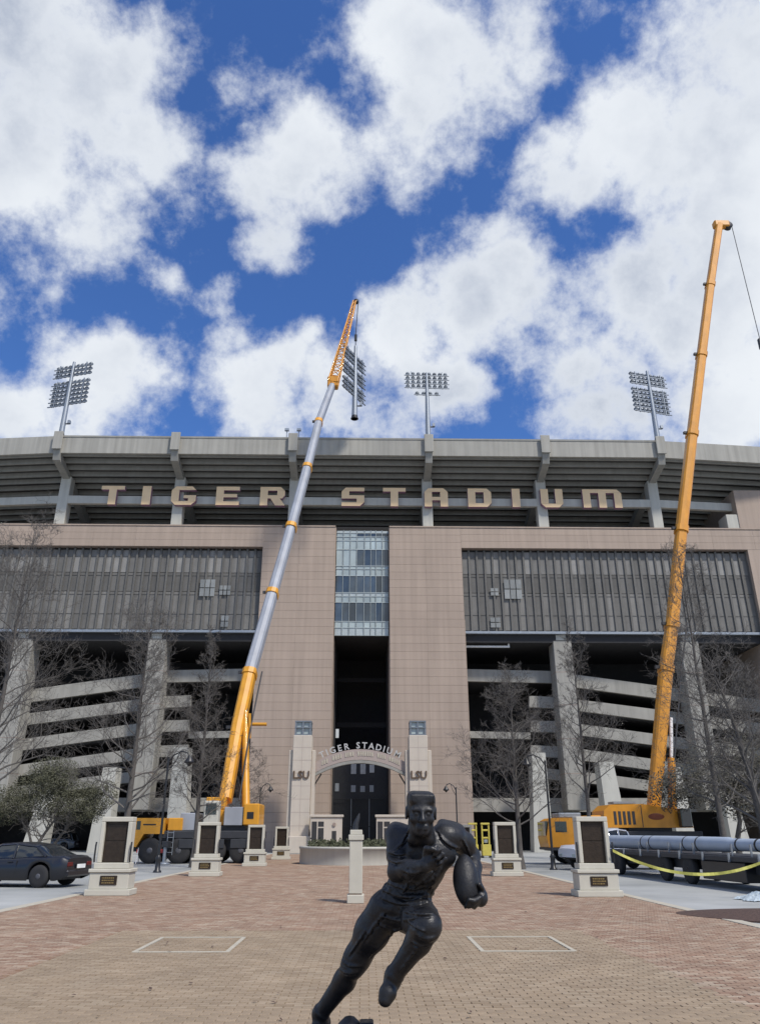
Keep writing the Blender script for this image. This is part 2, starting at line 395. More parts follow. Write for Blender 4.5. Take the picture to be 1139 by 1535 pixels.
def paver_rows(x0, x1, y0, y1, w, d, skip=None, seed=1):
    rr = random.Random(seed); out = []; j = 0; y = y0
    while y < y1 - .02:
        x = x0 - (w / 2 if j % 2 else 0)
        while x < x1 - .01:
            a, b = max(x, x0), min(x + w, x1); e = min(y + d, y1)
            if b - a > .05 and not (skip and skip((a + b) / 2, (y + e) / 2)): out.append((a, b, y, e, rr.random()))
            x += w
        y += d; j += 1
    return out
def paver_block(name, rows, h, m, parent, cut=.0, gap=.0035, seed=3):
    rr = random.Random(seed); vs = []; fs = []; tone = []
    for (a, b, c, d, t) in rows:
        k = len(vs); z = .004 + h + rr.uniform(-.0022, .0022); a += gap; b -= gap; c += gap; d -= gap; q = .004
        vs += [(a,c,.002),(b,c,.002),(b,d,.002),(a,d,.002),(a+q,c+q,z),(b-q,c+q,z),(b-q,d-q,z),(a+q,d-q,z)]
        fs += [(k+4,k+5,k+6,k+7),(k,k+1,k+5,k+4),(k+1,k+2,k+6,k+5),(k+2,k+3,k+7,k+6),(k+3,k,k+4,k+7)]; tone += [t] * 5
    me = bpy.data.meshes.new(name); me.from_pydata(vs, [], fs); me.materials.append(MATS[m])
    at_ = me.attributes.new('tone', 'FLOAT', 'FACE'); at_.data.foreach_set('value', tone)
    o = link_mesh(name, me, parent); tag(o, kind='stuff'); return o
TX0, TX1, TY1 = -4.55, 4.05, 16.4            # the tan field round the statue
INS = [(-3.52, -2.15, 13.6, 15.35), (1.86, 3.23, 13.6, 15.35)]
def in_inset(x, y): return any(a - .07 < x < b + .07 and c - .07 < y < d + .07 for a, b, c, d in INS)
tan_all = paver_rows(TX0, TX1, -11.9, TY1, .2, .1, in_inset, 5)
near = sorted([r for r in tan_all if r[2] > 8.62 and r[2] < 10.2], key=lambda r: (r[2], abs(r[0])))[:290]
ns = set(near)
paver_block('paver_field', [r for r in tan_all if r not in ns], .018, 'paver_tan_far', plaza)
pm = MB(); w = .1 - .003; w2 = .05 - .003; q = .009
oct_ = [(-w+q,-w2),(w-q,-w2),(w,-w2+q),(w,w2-q),(w-q,w2),(-w+q,w2),(-w,w2-q),(-w,-w2+q)]
oc2 = [(x*.955,y*.955) for x,y in oct_]
pm.add([(x,y,0) for x,y in oct_]+[(x,y,.014) for x,y in oct_]+[(x,y,.018) for x,y in oc2],
       [(i,(i+1)%8,8+(i+1)%8,8+i) for i in range(8)]+[(8+i,8+(i+1)%8,16+(i+1)%8,16+i) for i in range(8)]+[tuple(range(16,24))])
pmesh = pm.mesh('paver', 'paver_tan')
for (a, b, c, d, t) in near:
    o = link_mesh('paver', pmesh, plaza, ((a+b)/2, (c+d)/2, .004 + random.uniform(-.002, .002)), (random.uniform(-.008,.008), random.uniform(-.008,.008), 0))
    o.scale = ((b - a) / .2, 1, 1)
def in_tan(x, y): return TX0 < x < TX1 and y < TY1
red = paver_rows(PX0 + .3, PX1 - .3, 8.6, 30, .2, .1, in_tan, 9)
paver_block('brick_field', red, .018, 'brick_red', plaza)
sheet_rows = paver_rows(PX0 + .3, PX1 - .3, 30, PY1 - .2, .4, .2, None, 11)
paver_block('brick_field', sheet_rows, .018, 'brick_red', plaza)
back_rows = paver_rows(PX0 + .3, PX1 - .3, PY0 + .2, 8.6, .4, .2, in_tan, 12)
paver_block('brick_field', back_rows, .018, 'brick_red', plaza)
for i, (a, b, c, d) in enumerate(INS):
    ins = MB()
    for r_ in ((a-.065,b+.065,c-.065,c+.015),(a-.065,b+.065,d-.015,d+.065),(a-.065,a+.005,c+.02,d-.02),(b-.005,b+.065,c+.02,d-.02)):
        ins.box(r_[0], r_[1], r_[2], r_[3], .004, .027)
    ins.build('inset_border', 'border_pale', plaza)
    paver_block('inset_bricks', paver_rows(a+.01, b-.01, c+.02, d-.02, .2, .1, None, 20+i), .016, 'paver_tan_far', plaza)
# stone kerbs on both edges of the plaza
for x0, x1 in ((PX0, PX0 + .28), (PX1 - .28, PX1)):
    y = PY0; k = MB()
    while y < PY1:
        k.cbox(x0, x1, y + .01, min(y + 1.8, PY1) - .01, .0, .03, c=.006); y += 1.8
    k.build('edge_stone', 'border_pale', plaza)

# ------------------------------------------------------------------ stadium
SX, SY = -0.6, 85.0                          # centre line and front plane of the facade
stadium = empty('stadium', (SX, SY, 0), 'large stadium with pink panel towers, dark screens and a raked concrete upper deck', 'stadium')
ZT, ZS, ZB = 35.5, 32.9, 23.0                # wall top, screen top, screen bottom
GAP, OUT, SCR = 3.2, 11.7, 45.8              # half gap, tower outer edge, screen outer edge
for s in (-1, 1):
    xa, xb = sorted((SX + s * (GAP + .06), SX + s * (OUT - .06)))
    part('tower_core', 'joint', stadium, xa, xb, SY + .12, SY + 15, 0, ZT - .05)
    xa, xb = sorted((SX + s * (OUT - .06), SX + s * (SCR + 14)))
    part('header_core', 'joint', stadium, xa, xb, SY + .12, SY + 1.2, ZS + .02, ZT - .05)
    xa, xb = sorted((SX + s * SCR, SX + s * (SCR + 14)))
    part('wing_wall', 'cladding', stadium, xa, xb, SY + .02, SY + 15, 0, ZS + .015)
    part('coping', 'cladding', stadium, *sorted((SX + s * GAP, SX + s * (SCR + 14))), SY - .08, SY + 1.5, ZT - .04, ZT + .12)
# cladding panels, one mesh for each size
ncr = 38; ch = (ZT - .05) / ncr; pw = (OUT - GAP) / 2
def clad(w, h, d=.14):
    return MB().cbox(-w/2+.004, w/2-.004, -d/2, d/2, .008, h-.008, c=.006).mesh('cladding_panel', 'cladding')
m1 = clad(pw, ch)
for s in (-1, 1):
    for k in range(ncr):
        for j in range(2):
            link_mesh('cladding_panel', m1, stadium, (SX + s * (GAP + pw * (j + .5)), SY + .07 + random.uniform(-.004, .004), k * ch))
nhx = 8; hw = (SCR + 6 - OUT) / nhx; hh = (ZT - .05 - ZS) / 3; m2 = clad(hw, hh)
for s in (-1, 1):
    for k in range(3):
        for j in range(nhx):
            link_mesh('cladding_panel', m2, stadium, (SX + s * (OUT + hw * (j + .5)), SY + .07 + random.uniform(-.004, .004), ZS + k * hh))
m3 = MB().cbox(-.07, .07, .012, 5 - .012, .012, ch * 2 - .012, c=.01).mesh('cladding_panel', 'cladding')
for s in (-1, 1):                             # reveals inside the entrance gap and on the tower flanks
    for k in range(ncr // 2):
        link_mesh('cladding_panel', m3, stadium, (SX + s * (GAP + .0), SY + .16, k * ch * 2))
        if k * ch * 2 < ZB: link_mesh('cladding_panel', m3, stadium, (SX + s * (OUT - .0), SY + .16, k * ch * 2))

# screens: vertical fins with mesh panels between them
PT = .9; n = int((SCR - OUT) / PT); PT = (SCR - OUT) / n
finm = MB().box(-.11, .11, -.20, .10, ZB + .02, ZS - .06).mesh('screen_fin', 'fin')
zz = (ZB + .15, ZB + 4.6, ZB + 6.9, ZS - .2)
pmsh = [MB().box(-PT/2+.11, PT/2-.11, -.05, .03, zz[i], zz[i+1] - .06).mesh('mesh_panel', ('mesh_backlit_low', 'mesh_mid', 'mesh_backlit_top')[i]) for i in range(3)]
SYS = SY + .75
for s in (-1, 1):
    xa, xb = sorted((SX + s * OUT, SX + s * SCR))
    part('screen_backing', 'interior_shade', stadium, xa, xb, SYS + .2, SYS + .5, ZB + .05, ZS)
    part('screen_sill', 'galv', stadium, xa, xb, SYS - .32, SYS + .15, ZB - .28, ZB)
    part('screen_soffit', 'interior_shade', stadium, xa, xb, SYS + .16, SYS + 16, ZB - 1.2, ZB - .02)
    for i in range(n + 1):
        link_mesh('screen_fin', finm, stadium, (SX + s * (OUT + i * PT), SYS, 0))
        if i < n:
            for k in range(3): link_mesh('mesh_panel', pmsh[k], stadium, (SX + s * (OUT + (i + .5) * PT), SYS + .02, 0))
    for k in range(4):
        z = ZB + 1.9 + k * 2.3
        part('screen_rail', 'fin', stadium, xa + .1, xb - .1, SYS - .075, SYS - .045, z, z + .03)
for (x0, y0, x1, y1) in ((298,868,324,894),(328,877,347,892),(330,922,344,940),(756,868,781,898),(735,881,747,893),(735,925,750,941)):
    a = at(x0, y1, SYS - .3); b = at(x1, y0, SYS - .3); nx = 2 if x1 - x0 < 18 else 3
    for i in range(nx):
        w_ = (b.x - a.x) / nx
        for k in range(2):
            h_ = (b.z - a.z) / 2
            part('opening_sky_glow', 'screen_window_backlit', stadium, a.x + i*w_ + .05, a.x + (i+1)*w_ - .05, SYS - .27, SYS - .24, a.z + k*h_ + .05, a.z + (k+1)*h_ - .05)

# glass wall over the entrance
GY = SY + .7; gz0, gz1 = 22.5, 35.3
part('glass_backing', 'interior_shade', stadium, SX - GAP + .1, SX + GAP - .1, GY + .25, SY + 15.2, gz0 + .02, gz1)
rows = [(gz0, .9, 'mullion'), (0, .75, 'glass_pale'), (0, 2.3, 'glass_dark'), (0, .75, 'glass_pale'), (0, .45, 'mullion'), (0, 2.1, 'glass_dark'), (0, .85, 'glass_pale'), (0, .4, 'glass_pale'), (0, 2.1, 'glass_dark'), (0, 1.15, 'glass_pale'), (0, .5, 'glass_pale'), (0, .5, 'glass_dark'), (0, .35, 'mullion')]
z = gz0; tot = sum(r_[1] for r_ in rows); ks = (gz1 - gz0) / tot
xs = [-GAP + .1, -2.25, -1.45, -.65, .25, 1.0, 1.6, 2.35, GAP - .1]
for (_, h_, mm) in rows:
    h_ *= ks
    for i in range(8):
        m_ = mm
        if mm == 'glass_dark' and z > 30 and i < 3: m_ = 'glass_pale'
        tilt = random.uniform(-.012, .012)
        b = MB().add([(SX+xs[i]+.05, GY+tilt, z+.05), (SX+xs[i+1]-.05, GY-tilt, z+.05), (SX+xs[i+1]-.05, GY-tilt+random.uniform(-.01,.01), z+h_-.05), (SX+xs[i]+.05, GY+tilt, z+h_-.05)] +
                     [(SX+xs[i]+.05, GY+.04+tilt, z+.05), (SX+xs[i+1]-.05, GY+.04-tilt, z+.05), (SX+xs[i+1]-.05, GY+.04, z+h_-.05), (SX+xs[i]+.05, GY+.04, z+h_-.05)],
                     [(0,1,2,3),(7,6,5,4),(0,4,5,1),(1,5,6,2),(2,6,7,3),(3,7,4,0)])
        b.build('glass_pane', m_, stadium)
    part('transom', 'mullion', stadium, SX - GAP + .1, SX + GAP - .1, GY - .06, GY + .2, z - .035, z + .035)
    z += h_
for i in range(1, 8): part('mullion', 'mullion', stadium, SX+xs[i]-.025, SX+xs[i]+.025, GY - .09, GY + .22, gz0 + .01, gz1)

# entrance hall behind the gap
part('hall_back_wall', 'interior_shade', stadium, SX-GAP+.1, SX+GAP-.1, SY+14.5, SY+15, 0, gz0)
part('hall_side_wall', 'interior_shade', stadium, SX-GAP+.075, SX-GAP+.2, SY+5.3, SY+14.5, 0, gz0)
part('hall_side_wall', 'interior_shade', stadium, SX+GAP-.2, SX+GAP-.075, SY+5.3, SY+14.5, 0, gz0)
for zb, th in ((18.9, .5), (13.5, .6)): part('hall_beam', 'interior_shade', stadium, SX-GAP+.21, SX+GAP-.21, SY+10, SY+10.5, zb, zb+th)
GTY = SY + 6.0
def pz(px, py, D=GTY): return at(px, py, D)
gate_top = pz(540, 1196).z
for px0, py0, px1, py1 in ((526,1145,534,1160),(540,1145,548,1160),(554,1146,561,1158),(526,1177,533,1187),(540,1178,547,1187),(554,1177,560,1187),(502,1174,508,1186)):
    a = pz(px0, py1); b = pz(px1, py0)
    part('transom_window', 'window_pale' if py0 < 1160 else 'galv', stadium, a.x, b.x, GTY+.2, GTY+.26, a.z, b.z)
part('gate_screen', 'dark_metal', stadium, SX-GAP+.21, SX+GAP-.21, GTY+.27, GTY+.5, 0, pz(540,1140).z)
for i in range(1, 30):
    x = SX - GAP + .2 + i * (2*GAP - .4) / 30
    part('gate_bar', 'galv' if i % 10 == 0 else 'dark_metal', stadium, x-.03, x+.03, GTY-.03, GTY+.03, .05, gate_top)
for z_ in (.15, 2.4, gate_top - .1): part('gate_rail', 'dark_metal', stadium, SX-GAP+.21, SX+GAP-.21, GTY-.08, GTY-.031, z_, z_+.1)
a = at(503, 1106, SY+3); part('hall_light', 'window_pale', stadium, a.x, a.x+.35, SY+3, SY+3.1, a.z, a.z+.95)

# open bays below the screens: ramps, columns, piers
def band(pts, hpx, Y, th=.5, m='concrete', name='ramp_parapet'):
    """sloping concrete parapet following picture points at the depth of the ramp"""
    q = MB(); P0 = [at(x, y, Y) for x, y in pts]; P1 = [at(x, y + hpx, Y) for x, y in pts]
    for i in range(len(pts) - 1):
        a, b, c, d = P1[i], P1[i+1], P0[i+1], P0[i]
        vs = [a, b, c, d] + [p + Vector((0, th, 0)) for p in (a, b, c, d)]
        q.add(vs, [(0,1,2,3),(7,6,5,4),(0,4,5,1),(1,5,6,2),(2,6,7,3),(3,7,4,0)])
    q.build(name, m, stadium)
    z = P1[0].z; f = MB(); a = P1[0]; e = P1[-1]     # the ramp's slab behind it
    f.add([a + Vector((0,th,.05)), e + Vector((0,th,.05)), e + Vector((0,9,.05)), a + Vector((0,9,.05)), a + Vector((0,th,.4)), e + Vector((0,th,.4)), e + Vector((0,9,.4)), a + Vector((0,9,.4))],
          [(0,1,2,3),(7,6,5,4),(0,4,5,1),(1,5,6,2),(2,6,7,3),(3,7,4,0)])
    f.build('ramp_slab', 'interior_shade', stadium)
RY = SY + 3.2
RB = [[(698,1003),(838,1006)], [(838,1008),(980,1027),(1139,1049)], [(793,1043),(838,1045),(980,1063),(1139,1084)], [(795,1080),(838,1081),(980,1100),(1139,1122)],
      [(795,1117),(845,1119),(980,1138),(1139,1160)], [(704,1096),(795,1098)], [(820,1152),(900,1160),(1139,1192)]]
RH = [18, 19, 17, 17, 17, 10, 16]
for pts, hp in zip(RB, RH):
    band(pts, hp, RY)
    band([(2 * 540 - x + (y - 1000) * -.02, y - 1) for x, y in pts][::-1], hp, RY)
for s in (-1, 1):
    xa, xb = sorted((SX + s * (OUT + .1), SX + s * (SCR + 12)))
    part('concourse_back_wall', 'interior_shade', stadium, xa, xb, SY + 12.8, SY + 13.2, 0, ZB - 1.1)
    part('concourse_floor', 'interior_shade', stadium, xa, xb, SY + 4.0, SY + 12.7, 4.2, 4.6)
    part('concourse_beam', 'concrete', stadium, xa, xb, SY + 3.5, SY + 3.98, 3.9, 5.3)
def column(px, w_=2.1, y0=SY + .9, dep=2.4, ztop=ZB - .95, zbot=4.0):
    p = at(px, 960, y0)
    q = MB(); q.cbox(p.x - w_/2, p.x + w_/2, y0, y0 + dep, zbot, ztop, c=.05)
    c = q.build('column', 'concrete', stadium)
    part('column_cap', 'white_concrete', stadium, p.x - .7, p.x + .5, y0 - .02, y0 + 1.2, ztop + .01, ZB - .3, c=.04)
    for k in range(1, 5):
        z = zbot + k * (ztop - zbot) / 5
        part('column_joint', 'joint', stadium, p.x - w_/2 - .012, p.x + w_/2 + .012, y0 - .012, y0 + dep + .012, z, z + .06)
for px in (36, 236, 842, 1032): column(px)
def pier(x0, y0, x1, y1, wt, wb, D=SY - 1.5):
    """white tapered pier, top and foot from the picture, standing on the ground at depth D"""
    t = at(x0, y0, D); b = at(x1, y1, D); b.z = 0
    k = (b.z - t.z); q = MB(); vs = []
    for c, w_ in ((b, wb), (t, wt)):
        for dx, dy in ((-.5, 0), (.5, 0), (.5, 1), (-.5, 1)): vs.append((c.x + dx * w_, D + dy * 2.0, c.z))
    q.add(vs, [(3,2,1,0),(4,5,6,7),(0,1,5,4),(1,2,6,5),(2,3,7,6),(3,0,4,7)])
    o = q.build('pier', 'white_concrete', stadium)
for a in ((165,1150,147,1262,1.35,2.0), (272,1120,263,1262,1.5,2.1), (70,1190,48,1265,1.3,2.1), (807,1128,815,1268,1.4,2.0), (908,1142,930,1262,1.5,2.1), (1092,1190,1112,1265,1.3,2.0), (1010,1150,1030,1262,1.3,2.0)):
    pier(*a)
# thin white rail high in the right bay
a = at(698, 969, SY+1.5); b = at(761, 969, SY+1.5)
part('pipe_rail', 'white_sign', stadium, a.x, b.x, SY+1.5, SY+1.7, a.z-.1, a.z+.1); part('pipe_rail', 'white_sign', stadium, b.x+.001, b.x+.2, SY+1.5, SY+1.7, a.z-.1, a.z+.9)

# upper deck: raker beams, columns, stepped seating undersides, fascia
YF, ZF, SL = 81.5, 43.3, .303                # fascia plane, its lower edge, slope of the deck
rx = [at(px, 657, YF).x for px in (90, 265, 440, 642, 815, 986)]
rxo = [rx[0] - 16.0] + rx + [rx[-1] + 16.0]   # the end bays turn away from the camera
yb = [1.6] + [0.0] * 6 + [1.6]
NST = 12; dY = 1.12; dZ = SL * dY
for i in range(len(rxo) - 1):
    xa, xb, ya, yb_ = rxo[i], rxo[i+1], yb[i], yb[i+1]
    for k in range(NST):
        y = YF + .5 + k * dY; z = ZF - k * dZ
        q = MB()
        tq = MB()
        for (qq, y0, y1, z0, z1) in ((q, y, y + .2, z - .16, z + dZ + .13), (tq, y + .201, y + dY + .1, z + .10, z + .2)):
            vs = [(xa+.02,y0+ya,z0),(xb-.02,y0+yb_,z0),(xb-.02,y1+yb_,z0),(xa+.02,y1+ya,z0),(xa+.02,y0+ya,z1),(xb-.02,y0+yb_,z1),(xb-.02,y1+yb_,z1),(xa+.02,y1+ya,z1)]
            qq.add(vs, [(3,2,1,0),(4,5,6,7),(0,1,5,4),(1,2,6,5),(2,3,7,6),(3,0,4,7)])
        tq.build('seating_tread', 'tread_shade', stadium)
        q.build('seating_riser', 'deck_concrete', stadium)
    q = MB(); zt = 45.55
    vs = [(xa+.02,YF+ya,ZF),(xb-.02,YF+yb_,ZF),(xb-.02,YF+.4+yb_,ZF),(xa+.02,YF+.4+ya,ZF),(xa+.02,YF+ya,zt),(xb-.02,YF+yb_,zt),(xb-.02,YF+.4+yb_,zt),(xa+.02,YF+.4+ya,zt)]
    q.add(vs, [(3,2,1,0),(4,5,6,7),(0,1,5,4),(1,2,6,5),(2,3,7,6),(3,0,4,7)])
    q.build('fascia_beam', 'fascia', stadium)
    part('fascia_coping', 'deck_concrete', stadium, xa + .05, xb - .05, YF - .06 + min(ya, yb_), YF + .02 + min(ya, yb_), zt - .16, zt + .06) if ya == yb_ else None
    # rail behind the sign, from column to column
    p0 = Vector((xa, SY + .3 + ya, 38.95)); p1 = Vector((xb, SY + .3 + yb_, 38.95))
    q = MB(); up = Vector((0, 0, .5)); th = Vector((0, .5, 0))
    q.add([p0-up, p1-up, p1-up+th, p0-up+th, p0+up, p1+up, p1+up+th, p0+up+th], [(3,2,1,0),(4,5,6,7),(0,1,5,4),(1,2,6,5),(2,3,7,6),(3,0,4,7)])
    q.build('sign_beam', 'white_concrete', stadium)
part('deck_back_wall', 'interior_shade', stadium, rxo[0], rxo[-1], YF + NST*dY + .9, YF + NST*dY + 1.5, ZT - 2, 47)
part('deck_floor', 'interior_shade', stadium, rxo[0], rxo[-1], SY + 1.6, YF + NST*dY + .8, ZT - 1.5, ZT - .6)
for i, x in enumerate(rxo):
    yo = yb[i]; hw_ = .42
    prof = [(YF-.35, 45.3), (YF-.35, 43.9), (YF+.1, 42.4), (YF+4.0, 41.6), (YF+13.2, 38.2), (YF+13.2, 39.6), (YF+.6, 43.25)]
    q = MB(); q.prism([(y+yo, z) for y, z in prof], x-hw_, x+hw_, 'yz'); q.build('raker_beam', 'deck_concrete', stadium)
    part('raker_head', 'fascia', stadium, x-.55, x+.55, YF-.50+yo, YF-.36+yo, 43.6, 45.95, c=.04)
    q = MB(); q.cbox(x-.62, x+.62, SY+.25+yo, SY+1.55+yo, ZT-.5 if not yo else ZT-.5, 42.0, c=.05); q.build('deck_column', 'white_concrete', stadium)
# block that rises above the wall at the end
a = at(1098, 735, SY+.2)
part('stair_block', 'cladding', stadium, a.x, a.x + 20, SY+.2, SY+12, ZT+.1, a.z)
b = at(1086, 772, SY+.5); part('vent_box', 'white_concrete', stadium, b.x, b.x+1.5, SY+.3, SY+2.5, ZT+.13, b.z, c=.04)
for px in (430, 448):                        # floodlights on the parapet
    p = at(px, 645, YF); q = MB(); q.tube((p.x, YF+.2, 45.5), (p.x, YF+.2, p.z), .06, n=6); q.box(p.x-.25, p.x+.25, YF, YF+.3, p.z, p.z+.3); q.build('parapet_lamp', 'galv', stadium)

# ------------------------------------------------------------------ big letters
def letter_polys(ch, w, h, s):
    """block letters with clipped corners, as lists of convex polygons"""
    c = s * .55; V = lambda x0, x1, y0, y1: [(x0,y0),(x1,y0),(x1,y1),(x0,y1)]
    hb = h * .2
    if ch == 'T': return [V(0, w, h-hb, h), V(w/2-s/2, w/2+s/2, 0, h-hb)]
    if ch == 'I': return [V(0, w, 0, h)]
    if ch == 'E': return [V(0, s, 0, h), V(s, w, h-hb, h), V(s, w*.9, h*.42, h*.42+hb*.9), V(s, w, 0, hb)]
    if ch == 'G': return [[(0,c),(s,c),(s,h-c),(0,h-c)], [(0,h-c),(c,h),(w-c,h),(w,h-c),(w,h-hb),(s,h-hb)], [(0,c),(s,hb),(w,hb),(w,c),(w-c,0),(c,0)], V(w-s, w, hb, h*.52), V(w*.5, w-s, h*.36, h*.52)]
    if ch == 'R': return [V(0, s, 0, h), [(s,h-hb),(s,h),(w-c,h),(w,h-c),(w,h-hb)], V(w-s, w, h*.55, h-hb), [(s,h*.38),(w-c*.6,h*.38),(w,h*.55),(s,h*.55)], [(w*.42,h*.38),(w*.62,0),(w+.05,0),(w*.8,h*.38)]]
    if ch == 'S': return [[(0,h-c),(c,h),(w,h),(w,h-hb),(0,h-hb)], V(0, s, h*.58, h-hb), V(0, w, h*.4, h*.58), V(w-s, w, hb, h*.4), [(0,0),(w-c,0),(w,c),(w,hb),(0,hb)]]
    if ch == 'A': return [V(0, s, 0, h-hb), V(w-s, w, 0, h-hb), [(0,h-hb),(w,h-hb),(w,h-c),(w-c,h),(c,h),(0,h-c)], V(s, w-s, h*.34, h*.52)]
    if ch == 'D': return [V(0, s, hb, h-hb), V(w-s, w, hb, h-hb), [(0,h-hb),(w,h-hb),(w,h-c),(w-c,h),(0,h)], [(0,0),(w-c,0),(w,c),(w,hb),(0,hb)]]
    if ch == 'U': return [V(0, s, hb, h), V(w-s, w, hb, h), [(0,hb),(0,c),(c,0),(w-c,0),(w,c),(w,hb)]]
    if ch == 'M': return [V(0, s, 0, h-hb), V(w/2-s/2, w/2+s/2, 0, h-hb), V(w-s, w, 0, h-hb), [(0,h-hb),(w,h-hb),(w,h-c),(w-c,h),(0,h)]]
LY = SY - .35
sign = empty('stadium_sign', (SX, LY, 38), 'gold block letters spelling TIGER STADIUM on the upper deck rail', 'sign')
zl0 = at(540, 758.5, LY).z; zl1 = at(540, 731, LY).z
for ch, x0, x1 in (('T',151,186),('I',213,226),('G',257,294),('E',324,359),('R',390,427),('S',512,546),('T',574,608),('A',636,671),('D',701,736),('I',767,779),('U',810,843),('M',873,931)):
    A = at(x0, 745, LY).x; B = at(x1, 745, LY).x; w_ = B - A; st = min(.92, w_) if ch != 'I' else w_
    q = MB(); f = MB()
    for pl in letter_polys(ch, w_, zl1 - zl0, .92 if ch != 'I' else w_):
        q.prism([(A+a, zl0+b) for a, b in pl], LY, LY + .55, 'xz')
        f.add([(A+a, LY - .012, zl0+b) for a, b in pl], [tuple(range(len(pl)))])
    o = q.build('letter', 'sign_side', sign); f.build('letter_face', 'sign_face', o, fix=False)

# ------------------------------------------------------------------ floodlight masts
lampm = MB(); lampm.lathe([(.10,-.14),(.20,-.1),(.27,.12),(.27,.2),(.22,.2)], n=8, axis='y'); lampm.box(-.04,.04,-.02,.06,-.36,-.2)
LAMP = lampm.mesh('lamp', 'lamp_body')
def mast(name, label, base, ztop, tiers, ncol, width, yaw, group='floodlight masts', low=0, foot=None):
    t = empty(name, base, label, 'light mast', group)
    hgt = ztop - base[2]
    MB().path([(0,0,0),(0,0,hgt*.5),(0,0,hgt)], [.34,.27,.17], n=10).build('pole', 'galv', None).parent = t
    b = MB(); b.lathe([(.45,0),(.45,.07),(.37,.09),(.355,.4)], n=12); b.build('base_flange', 'dark_metal', None).parent = t
    rot = Matrix.Rotation(yaw, 4, 'Z')
    for zc, rows_ in tiers:
        arms = MB()
        for r_ in range(rows_):
            z = zc + r_ * .6
            arms.box(-width/2-.1, width/2+.1, -.08, .05, z-.42, z-.33, M=rot)
        for x in (-width*.36, width*.36): arms.box(x-.05, x+.05, -.04, .06, zc-.5, zc+(rows_-1)*.6+.2, M=rot)
        a_ = arms.build('crossarm', 'galv', None); a_.parent = t
        for r_ in range(rows_):
            for i in range(ncol):
                x = -width/2 + (i + .5) * width / ncol
                l = link_mesh('lamp', LAMP, t); l.location = rot @ Vector((x, .18, zc + r_*.6)); l.rotation_euler = (R(-25), 0, yaw)
    if low:
        arms = MB(); zc = tiers[0][0] - 1.0; arms.box(-width*.3, width*.3, -.08, .05, zc-.4, zc-.32, M=rot); a_ = arms.build('crossarm', 'galv', None); a_.parent = t
        for i in range(low):
            x = (-.5 + (i + .5) / low) * width * .6
            l = link_mesh('lamp', LAMP, t); l.location = rot @ Vector((x, .18, zc)); l.rotation_euler = (R(-25), 0, yaw)
    for k in range(2):
        q = MB(); q.box(.3, .75, -.15, .15, 1.6+k*.1, 1.65+k*.1); q.box(.55, .85, -.2, .2, 1.75, 2.15) if k else None; 
        if k: q.build('camera_box', 'galv', None).parent = t
    return t
p = at(92, 652, YF); zt = at(110, 543, YF+.2).z
h0 = zt - 45.6
def zoff(px, py): return at(px, py, YF+.2).z - 45.6
mast('light_mast', 'three-tier floodlight mast standing over the T of TIGER', (rx[0], YF+.2, 45.6), zt, [(zoff(96,606)+.3, 3), (zoff(100,587)+.3, 3), (zoff(106,563)+.3, 3)], 9, 5.2, R(-16))
zt = at(641, 558, YF).z
mast('light_mast', 'floodlight mast with one wide bank of lamps over the A of STADIUM', (rx[3], YF+.2, 45.6), zt, [(zoff(641,581)+.3, 4)], 8, 5.4, R(2), low=4)
zt = at(969, 555, YF).z
mast('light_mast', 'three-tier floodlight mast standing beside the M of STADIUM', (rx[5], YF+.2, 45.6), zt, [(zoff(985,618)+.3, 3), (zoff(980,600)+.3, 3), (zoff(972,577)+.3, 3)], 9, 5.0, R(14))
HANG_Y = 77.0
hb = at(538, 628, HANG_Y); ht = at(533, 519, HANG_Y)
mast('light_mast', 'floodlight mast hanging in the air from the grey crane boom', (ht.x, HANG_Y, hb.z), ht.z, [(3.4, 3), (5.5, 3), (7.6, 3)], 8, 4.6, R(60))

# ------------------------------------------------------------------ gate pylons, arch, low walls, planter
PYL = SY - 6.0
def gate_pylon(px, label):
    c = at(px, 1180, PYL).x; t = empty('gate_pylon', (c, PYL, 0), label, 'pylon', 'pylons flanking the gate')
    zs = at(px, 1102, PYL).z; zw = at(px, 1124, PYL).z; k = PYL / 1245.0
    q = MB(); q.cbox(c-14.5*k, c+14.5*k, PYL, PYL+2.2, 0, zs, c=.04); sh = q.build('shaft', 'limestone', t)
    for s in (-1, 1):
        x0, x1 = sorted((c+s*14.7*k, c+s*20.5*k)); part('side_fin', 'limestone', t, x0, x1, PYL+.3, PYL+1.9, 0, zw, c=.04)
    part('foot', 'limestone', t, c-22.5*k, c+22.5*k, PYL-.5, PYL-.01, 0, 1.5, c=.04)
    for i in range(1, 9):
        z = i * zs / 9; part('stone_joint', 'arch_band', t, c-14.6*k, c+14.6*k, PYL-.006, PYL+.05, z, z+.035)
    part('stone_joint', 'arch_band', t, c-.015, c+.015, PYL-.007, PYL+.05, 2, zs-.1)
    l0 = zs; l1 = at(px, 1080, PYL).z; hw = 11.5*k
    lan = part('lantern', 'glass_pale', t, c-hw+.1, c+hw-.1, PYL+.35, PYL+.35+2*hw-.2, l0+.05, l1-.1)
    f = MB()
    for dx in (-hw, 0, hw):
        for dy in (0, 2*hw):
            f.box(c+dx-.09, c+dx+.09, PYL+.25+dy-.09, PYL+.25+dy+.09, l0+.002, l1)
    for z in (l0+.01, (l0+l1)/2, l1-.12):
        f.box(c-hw-.1, c+hw+.1, PYL+.13, PYL+.2+2*hw+.16, z, z+.12)
    f.build('lantern_frame', 'lamp_body', lan)
    m = text_mesh('emblem_text', 'LSU', 1.0, .06, 'lsu_text')
    link_mesh('emblem_text', m, t, (c, PYL-.06, at(px, 1162, PYL).z), (R(90), 0, 0))
    return c
cl = gate_pylon(451, 'cream stone LSU pylon with lantern, beyond the planter hedge'); cr_ = gate_pylon(628, 'cream stone LSU pylon with lantern, behind the bronze player')
def arch_z(px): return None
